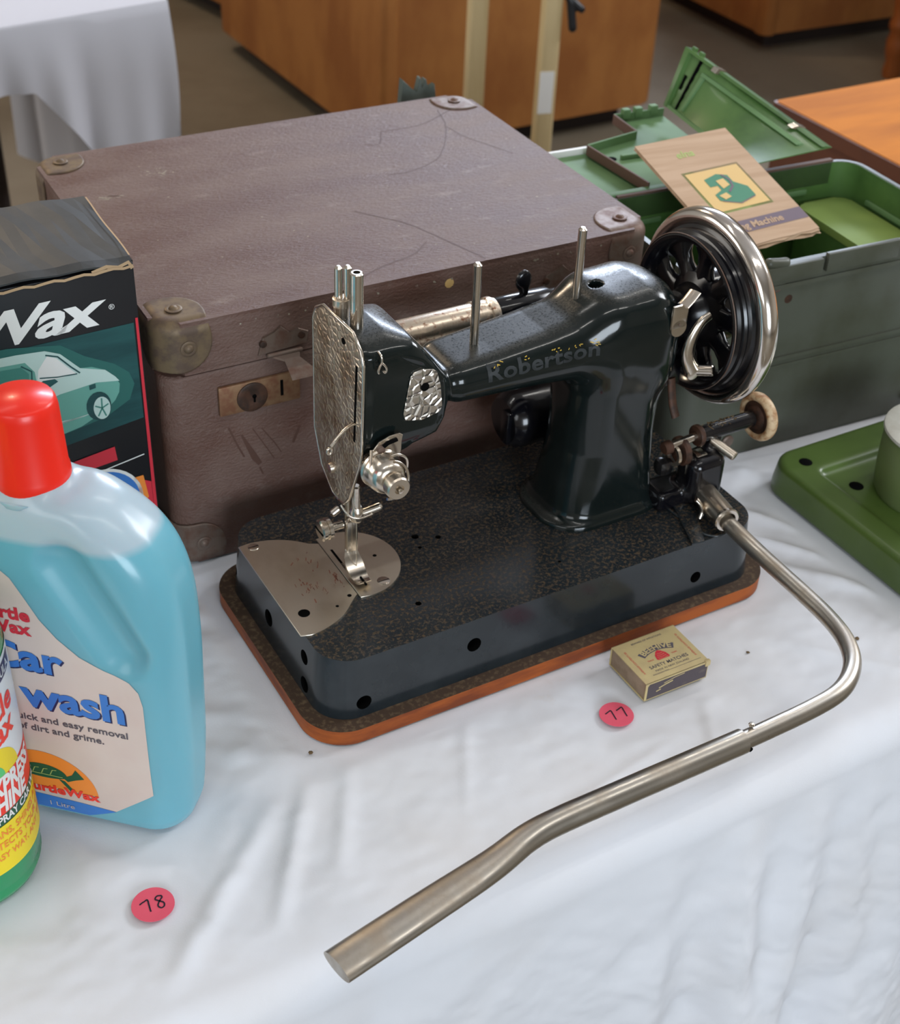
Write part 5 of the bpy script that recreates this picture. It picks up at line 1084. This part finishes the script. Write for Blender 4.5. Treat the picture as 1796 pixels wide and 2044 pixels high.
# the folded-open lid lies behind the case
lid = thing('lid', None, None); lid.parent = gc
prism('flat_leaf', [(CX0-.004, 0.172), (-0.036, 0.172), (-0.050, 0.268), (CX0-.010, 0.272), (CX0-.010, 0.268)], 0.1760, 0.1795, 'glid', lid, bev=0.0006)
box('leaf_rim', (CX0-.008, 0.268, 0.1760), (-0.045, 0.2720, 0.1855), 'p_white', lid, bev=.0008)
box('front_lip', (CX0, 0.160, 0.176), (-0.030, 0.1670, 0.1880), 'glid', lid, bev=0.001)
Lp = [(-0.054, 0.166), (0.046, 0.162), (0.060, 0.318), (0.003, 0.320), (0.001, 0.275), (-0.062, 0.261)]
prism('tray_leaf', Lp, 0.1805, 0.1835, 'glid', lid, bev=0.0006)
def wall(name, a, b, z0, z1, t, m, par):
    d = (Vector((b[0], b[1]))-Vector((a[0], a[1]))); L = d.length; bm = bmesh.new(); bm_box(bm, (0, 0, 0), (L, t, z1-z0), t*.3)
    mt_ = Matrix.Translation(((a[0]+b[0])/2, (a[1]+b[1])/2, (z0+z1)/2)) @ Matrix.Rotation(math.atan2(d.y, d.x), 4, 'Z'); bmesh.ops.transform(bm, matrix=mt_, verts=bm.verts); return from_bm(name, bm, m, par)
for a, b, m_ in ((Lp[5], Lp[0], 'gasket'), (Lp[4], Lp[5], 'glid'), (Lp[3], Lp[4], 'gasket'), (Lp[2], Lp[3], 'glid')):
    wall('tray_rim', a, b, 0.1815, 0.1915, 0.0022, m_, lid)
wall('tray_ridge', (-0.040, 0.236), (0.050, 0.232), 0.1835, 0.1880, 0.0040, 'glid', lid)
disc('hole', (-0.047, 0.2400, 0.1836), 0.0045, 0.0006, 'hole', lid)
for x in (0.012, 0.026, 0.044): box('hinge_lug', (x, 0.316, 0.186), (x+0.008, 0.323, 0.1955), 'glid', lid, bev=.001)
# raised leaf
A, B, C_, D = Vector((0.053, 0.300, 0.200)), Vector((0.070, 0.300, 0.256)), Vector((0.136, 0.151, 0.203)), Vector((0.037, 0.150, 0.199))
def quad_slab(name, A, B, C_, D, u0, u1, v0, v1, t, m, par, lift=0.0, n=6):
    bm = bmesh.new(); nn = (B-A).cross(D-A).normalized()
    if nn.x > 0: nn = -nn
    P = lambda u, v: A*(1-u)*(1-v)+B*(1-u)*v+C_*u*v+D*u*(1-v)
    G_ = [[[bm.verts.new(P(u0+(u1-u0)*i/n, v0+(v1-v0)*j/n)+nn*(lift+s*t)) for j in range(n+1)] for i in range(n+1)] for s in (0, 1)]
    for s in (0, 1):
        for i in range(n):
            for j in range(n): bm.faces.new((G_[s][i][j], G_[s][i+1][j], G_[s][i+1][j+1], G_[s][i][j+1]))
    e = [(i, 0) for i in range(n+1)]+[(n, j) for j in range(1, n+1)]+[(i, n) for i in range(n-1, -1, -1)]+[(0, j) for j in range(n-1, 0, -1)]
    for k in range(len(e)): a, b = e[k], e[(k+1) % len(e)]; bm.faces.new((G_[0][a[0]][a[1]], G_[0][b[0]][b[1]], G_[1][b[0]][b[1]], G_[1][a[0]][a[1]]))
    return auto(from_bm(name, bm, m, par), 40)
quad_slab('raised_leaf', A, B, C_, D, 0, 1, 0, 1, 0.0025, 'gin', lid)
quad_slab('leaf_flange', A, B, C_, D, 0, 1, 0.95, 1.0, 0.006, 'gin', lid, .001)
quad_slab('leaf_flange', A, B, C_, D, 0.0, 0.03, 0, 1, 0.006, 'gin', lid, .001)
quad_slab('leaf_rib', A, B, C_, D, 0.16, 0.93, 0.74, 0.80, 0.0045, 'glid', lid, .001); quad_slab('leaf_rib', A, B, C_, D, 0.16, 0.185, 0.10, 0.76, 0.0035, 'glid', lid, .001)
quad_slab('leaf_seam', A, B, C_, D, 0.10, 0.115, 0.05, 0.95, 0.0030, 'hole', lid, .0008); quad_slab('leaf_slot', A, B, C_, D, 0.045, 0.065, 0.35, 0.60, 0.0004, 'hole', lid, .0026)
quad_slab('leaf_lip', A, B, C_, D, 0.0, 1.0, 0.0, 0.05, 0.005, 'glid', lid, .001)
for u in (.22, .78): quad_slab('leaf_clip', A, B, C_, D, u, u+.035, 0.93, 1.02, 0.009, 'nickel', lid, .001)
for u in (.02, .07): quad_slab('hinge_lug', A, B, C_, D, u, u+.025, 1.0, 1.05, 0.003, 'gin', lid, .0)
# light green tin inside
tn_ = thing('green_tin', 'flat light green tin lying inside the open metal case', 'tin', s2w(PG, YG, 0.128, 0.080)+(TZ,), YG)
prism('tin_body', rrect(-0.026, -0.066, 0.030, 0.066, 0.010), 0.0035, 0.146, 'gin', tn_, bev=.002)
prism('tin_lid', rrect(-0.027, -0.067, 0.031, 0.067, 0.011), 0.1462, 0.1535, 'gtin', tn_, bev=.0022)
# booklet resting on the rim
bk = thing('booklet', 'brown paper instruction booklet with a green sewing machine picture on the open case', 'booklet', (PG[0], PG[1], TZ), YG)
P0 = Vector((-0.069, 0.175, 0.2210)); P1 = Vector((0.0335, 0.184, 0.2210)); P2 = Vector((0.0510, 0.049, 0.1800))
ex = (P1-P0); bw = ex.length; ex.normalize(); ey = (P2-P1); ey = ey-ex*ey.dot(ex); bh = ey.length; ey.normalize(); en = ex.cross(ey)
if en.z < 0: en = -en
BK = lambda k: (lambda u, v: P0+ex*u+ey*v+en*(0.0032+0.0002*k))       # u across, v down the page
def slab(name, u0, u1, v0, v1, h0, h1, m, jit=0.0):
    bm = bmesh.new(); n = 10; vs = []
    for h in (h0, h1):
        ring = [(u0+(u1-u0)*i/n, v1+random.uniform(-jit, jit)) for i in range(n+1)]+[(u1, v0), (u0, v0)]
        vs.append([bm.verts.new(P0+ex*u+ey*v+en*h) for u, v in ring])
    bm.faces.new(vs[1]); bm.faces.new(list(reversed(vs[0]))); k = len(vs[0])
    for i in range(k): bm.faces.new((vs[0][i], vs[0][(i+1) % k], vs[1][(i+1) % k], vs[1][i]))
    return from_bm(name, bm, m, bk)
slab('cover', 0, bw, 0, bh, 0.0026, 0.0032, 'kraft', .0006); slab('pages', 0.0005, bw-.0008, 0.001, bh+.0015, 0.0006, 0.0025, 'kraft', .0016); slab('cover', 0, bw, 0, bh+.003, 0, 0.0005, 'kraft', .002)
flat('picture_panel', polyf([(0.020, 0.0445), (0.083, 0.0445), (0.083, 0.1010), (0.020, 0.1010)]), BK(0), 'p_lime', bk); flat('picture_panel', polyf([(0.0225, 0.0470), (0.0805, 0.0470), (0.0805, 0.0985), (0.0225, 0.0985)]), BK(1), 'p_sand', bk)
flat('machine_picture', merge(polyf([(0.036, 0.058), (0.052, 0.054), (0.062, 0.058), (0.062, 0.067), (0.072, 0.076), (0.072, 0.088), (0.052, 0.093), (0.034, 0.086), (0.034, 0.078), (0.044, 0.074), (0.044, 0.068), (0.036, 0.068)])), BK(2), 'p_bgreen', bk)
flat('machine_window', merge(polyf([(0.046, 0.062), (0.055, 0.061), (0.056, 0.070), (0.047, 0.073)]), polyf([(0.037, 0.080), (0.046, 0.078), (0.048, 0.084), (0.040, 0.086)])), BK(3), 'p_sand', bk)
flat('machine_shade', merge(stroke([(0.056, 0.056), (0.060, 0.064), (0.058, 0.072), (0.050, 0.078)], .002), stroke([(0.036, 0.087), (0.052, 0.094), (0.071, 0.089)], .001)), BK(3), 'p_mauve', bk)
flat('title_mark', shift(text2d('elna', 0.012, .2, .0002), 0.030, 0.0260, 0, 1, -1), BK(1), 'p_lime', bk)
flat('purple_band', polyf([(0.0, 0.1130), (bw-.0004, 0.1130), (bw-.0004, 0.1270), (0.0, 0.1270)]), BK(1), 'p_mauve', bk)
flat('lettering', shift(text2d('Sewing Machine', 0.0105, 0.1, .0003), 0.010, 0.1235, 0, 1, -1), BK(2), 'kraft', bk)

# ================================================================== second, green machine at the right edge
gm_ = thing('green_sewing_machine', 'green enamelled portable machine base with round grey topped column at the right edge', 'sewing machine', PM, YM)
GX0, GX1, GY0, GY1 = 0.462, 0.78, -0.098, 0.106
V_, Q_ = surface_nets(lambda p: np.maximum(smax(smax(rbox2(rbox2(np.abs(p[:, 0]-(GX0+GX1)/2)-(GX1-GX0)/2+0.10*np.clip(p[:, 2]-.010, 0, .03), np.abs(p[:, 1]-(GY0+GY1)/2)-(GY1-GY0)/2+0.10*np.clip(p[:, 2]-.010, 0, .03), 0.024), np.abs(p[:, 2]-0.014)-0.0155, 0.004),
      -sdbox(p, (0.640, -0.020, 0.0330), (0.152, 0.088, 0.0080), 0.006), 0.003), -sdbox(p, (0.640, 0.0715, 0.0330), (0.152, 0.0001, 0.001), 0.0001), 0.001), -p[:, 2]+0.0008), (GX0-.004, GY0-.004, -.002), (0.79, GY1+.004, 0.034), 0.0025)
fast_mesh('base', V_, Q_, 'gmach', gm_)
for x, y in ((0.487, 0.082), (0.507, 0.040)): lathe('hole', [(0.0, 0), (0.0062, 0), (0.0050, 0.0007), (0, 0.0008)], 'hole', gm_, 18, (x, y, 0.0293 if y > .06 else 0.0252), 'z')
lathe('column', [(0, 0.024), (0.0410, 0.0245), (0.0440, 0.030), (0.0455, 0.05), (0.0460, 0.078), (0.0445, 0.0835), (0, 0.084)], 'gcol', gm_, 56, (0.553, 0.006, 0), 'z', 60)
lathe('round_cover', [(0, 0.0838), (0.0465, 0.0838), (0.0475, 0.0850), (0.0470, 0.0870), (0.0440, 0.0880), (0, 0.0885)], 'disc', gm_, 56, (0.553, 0.006, 0), 'z')['label'] = 'round pale grey metal cover'
lathe('bolt_hole', [(0, 0), (0.0045, 0), (0, 0.0006)], 'rust', gm_, 14, (0.5160, -0.0170, 0.034), '-y')
# the arm of this machine is out of the picture; only its foot is built, right of the frame
lathe('arm_foot', [(0, 0.024), (0.036, 0.0245), (0.033, 0.034), (0.030, 0.06), (0.030, 0.15), (0.026, 0.158), (0, 0.16)], 'gmach', gm_, 40, (0.690, 0.02, 0), 'z', 60)
lathe('ring_recess', [(0.030, 0), (0.034, 0), (0.034, 0.0010), (0.030, 0.0010)], 'gmach', gm_, 40, (0.5150, -0.058, 0.0245), 'z', close=True)

# ================================================================== behind the table
sp_ = thing('felt_spikes', 'jagged grey-green felt scrap standing up behind the suitcase', 'felt scrap', m2w(0.374, 0.578, 0.0006), YM)
bm = bmesh.new(); pp = [(-.022, 0), (.020, 0), (.019, .19), (.0175, .2065), (.0125, .2000), (.0100, .2110), (.0080, .2120), (.0040, .2010), (.0000, .2165), (-.0020, .2160), (-.0060, .2030), (-.0125, .2090), (-.0200, .2170), (-.021, .19)]
bm_prism(bm, pp, 0, 0.007, 0.0008, seg=1)
for v in bm.verts: v.co = Vector((v.co.x, -v.co.z+.006*math.sin(v.co.x*160), v.co.y))
auto(from_bm('felt', bm, 'spiky', sp_))

def pew(name, lab_, x, y, yaw, L, D, H, m='pew'):
    o = thing(name, lab_, 'cabinet', (x, y, 0), yaw)
    prism('plinth', rrect(0.06, 0.06, L-0.06, D-0.06, 0.02), 0.0, 0.062, 'pew_dark', o)
    prism('body', rrect(0, 0, L, D, 0.035, 6), 0.06, H, m, o, bev=0.006)
    prism('corner_post', rrect(-0.004, -0.006, 0.045, 0.055, 0.016, 5), 0.058, H+0.002, m, o, bev=0.004); prism('top', rrect(-0.01, -0.01, L+0.01, D+0.01, 0.04), H, H+0.03, m, o, bev=0.006); return o
pew('wooden_cabinet', 'large orange-brown cabinet with its corner toward us behind the suitcase', -0.215, 3.345, 0.553, 0.84, 1.05, 0.92)
pew('wooden_cabinet', 'orange-brown cabinet in the distance left of the large one', -0.74, 4.40, 0.72, 1.2, 1.1, 0.9)
pew('wooden_cabinet', 'orange-brown cabinet in the far right background behind the green lid', 0.90, 4.42, 0.51, 1.2, 1.0, 0.9)
def post(x, y, w, lab_, tagc=False, clip=False):
    o = thing('wooden_post', lab_, 'post', (x, y, 0), 0.3, group='cream posts')
    prism('shaft', rrect(-w/2, -w*.45, w/2, w*.45, 0.005, 4), 0.0, 1.55, 'post', o, bev=0.002); prism('foot', rrect(-w*.9, -w*.9, w*.9, w*.9, .01), 0.0, 0.012, 'post', o, bev=.002)
    if tagc: prism('paper_tag', rrect(-w*.52, -w*.47, w*.3, -w*.44, 0.0001, 1), TZ-0.275, TZ-0.195, 'p_white', o)
    if clip:
        V_, Q_ = surface_nets(lambda p: smin(capsule(p, (0.012, -0.01, TZ-.050), (0.050, -0.02, TZ-.082), 0.007), capsule(p, (0.030, -0.015, TZ-.070), (0.036, -0.02, TZ-.115), 0.008), 0.004), (-.01, -.04, TZ-.14), (.07, .02, TZ-.03), .004)
        fast_mesh('clip', V_, Q_, 'p_black', o)
    return o
post(0.005, 2.6, 0.034, 'plain cream wooden post left of the pair behind the suitcase')
post(0.139, 2.6, 0.034, 'cream wooden post with white paper tag and black clip', True, True)
# orange table on the right
ot = thing('orange_table', 'orange wooden table with dark brown edge on the right behind the case', 'table', (0.429, 1.947, TZ), 0.538)
prism('table_top', rrect(0, -0.80, 1.3, 0, 0.006), -0.022, 0, 'pine', ot, bev=0.002)
ap = prism('apron', rrect(0.002, -0.795, 1.29, -0.004, 0.006), -0.110, -0.0225, 'pine_edge', ot)
for x, y in ((0.05, -0.05), (1.24, -0.05), (0.05, -0.74), (1.24, -0.74)): rodm('leg', (x, y, -TZ), (x, y, -0.110), 0.022, 'turned', ot, r2=0.03)
prism('edge_band', rrect(-0.003, -0.802, 1.302, 0.003, 0.006), -0.021, -0.0015, 'pine_edge', ot)
tt = thing('side_table', 'far wooden table seen only by its dark turned leg at the top right', 'table', (1.275, 4.27, 0), 0.1)
tl = [(0, 0), (0.026, 0), (0.030, 0.02), (0.026, 0.05), (0.034, 0.075), (0.036, 0.11), (0.030, 0.135), (0.038, 0.150), (0.038, 0.165), (0.031, 0.18), (0.036, 0.22), (0.040, 0.30), (0.036, 0.40), (0.028, 0.46), (0.038, 0.48), (0.030, 0.50), (0.036, 0.52), (0.036, 0.70), (0, 0.70)]
for x, y in ((0, 0), (0.9, 0), (0, -0.5), (0.9, -0.5)): lathe('leg', tl, 'turned', tt, 28, (x, y, 0), 'z', 45)
prism('table_top', rrect(-0.06, -0.56, 0.96, 0.06, 0.02), 0.70, 0.73, 'turned', tt, bev=.004)
# white covered table, upper left
wt = thing('display_table', 'table under a white sheer cloth at the upper left', 'table', (-0.492, 2.262, 0), 0.676)
prism('table_top', rrect(-1.4, 0.006, -0.010, 0.75, 0.01), TZ-0.03, TZ-0.002, 'pew', wt)
for x, y in ((-1.35, 0.06), (-0.07, 0.06), (-1.35, 0.7), (-0.07, 0.7)): rodm('leg', (x, y, 0), (x, y, TZ-0.03), 0.018, 'pew_dark', wt)
v = []; f = []; nu, nv_ = 150, 40
for j in range(nv_+1):                       # top then the front drape
    for i in range(nu+1):
        u = -1.4+1.402*(i/nu)**.5
        if j < 12: v.append((u, 0.75*(1-j/11), 0.0012)); continue
        t = (j-12)/(nv_-12); hem = 0.52 if u > -.12 else (0.52-0.30*min(1, (-.12-u)/.03) - 0.12*min(1, max(0, (-.15-u)/.09)))
        g = (1-math.exp(-t*hem/0.05)); fo = 0.008*math.sin(u*55)+0.006*math.sin(u*97+1)+0.010*math.sin(u*23)
        side = 0.012*math.sin(t*9)*t if i == nu else 0
        v.append((u+side, -0.004-g*(0.006+fo*t+0.006), -t*hem))
for j in range(nv_):
    for i in range(nu):
        a = j*(nu+1)+i; f.append((a, a+nu+1, a+nu+2, a+1))
# right hand drape
k0 = len(v); nn = 60; mm_ = 20
for j in range(mm_+1):
    for i in range(nn+1):
        w_ = 0.75*i/nn; t = j/mm_; g = 1-math.exp(-t*.5/0.05); v.append((0.002+g*(0.006+0.010*t*math.sin(w_*40)), -0.004*(1-i/nn)+w_, 0.0012-t*0.52))
for j in range(mm_):
    for i in range(nn):
        a = k0+j*(nn+1)+i; f.append((a, a+nn+1, a+nn+2, a+1))
wc = from_vf('display_cloth', v, f, 'cloth2', None); wc.location = (-0.492, 2.262, TZ); wc.rotation_euler = (0, 0, 0.676)
tagp(wc, 'white sheer cloth hanging in folds over the table at the upper left', 'tablecloth')
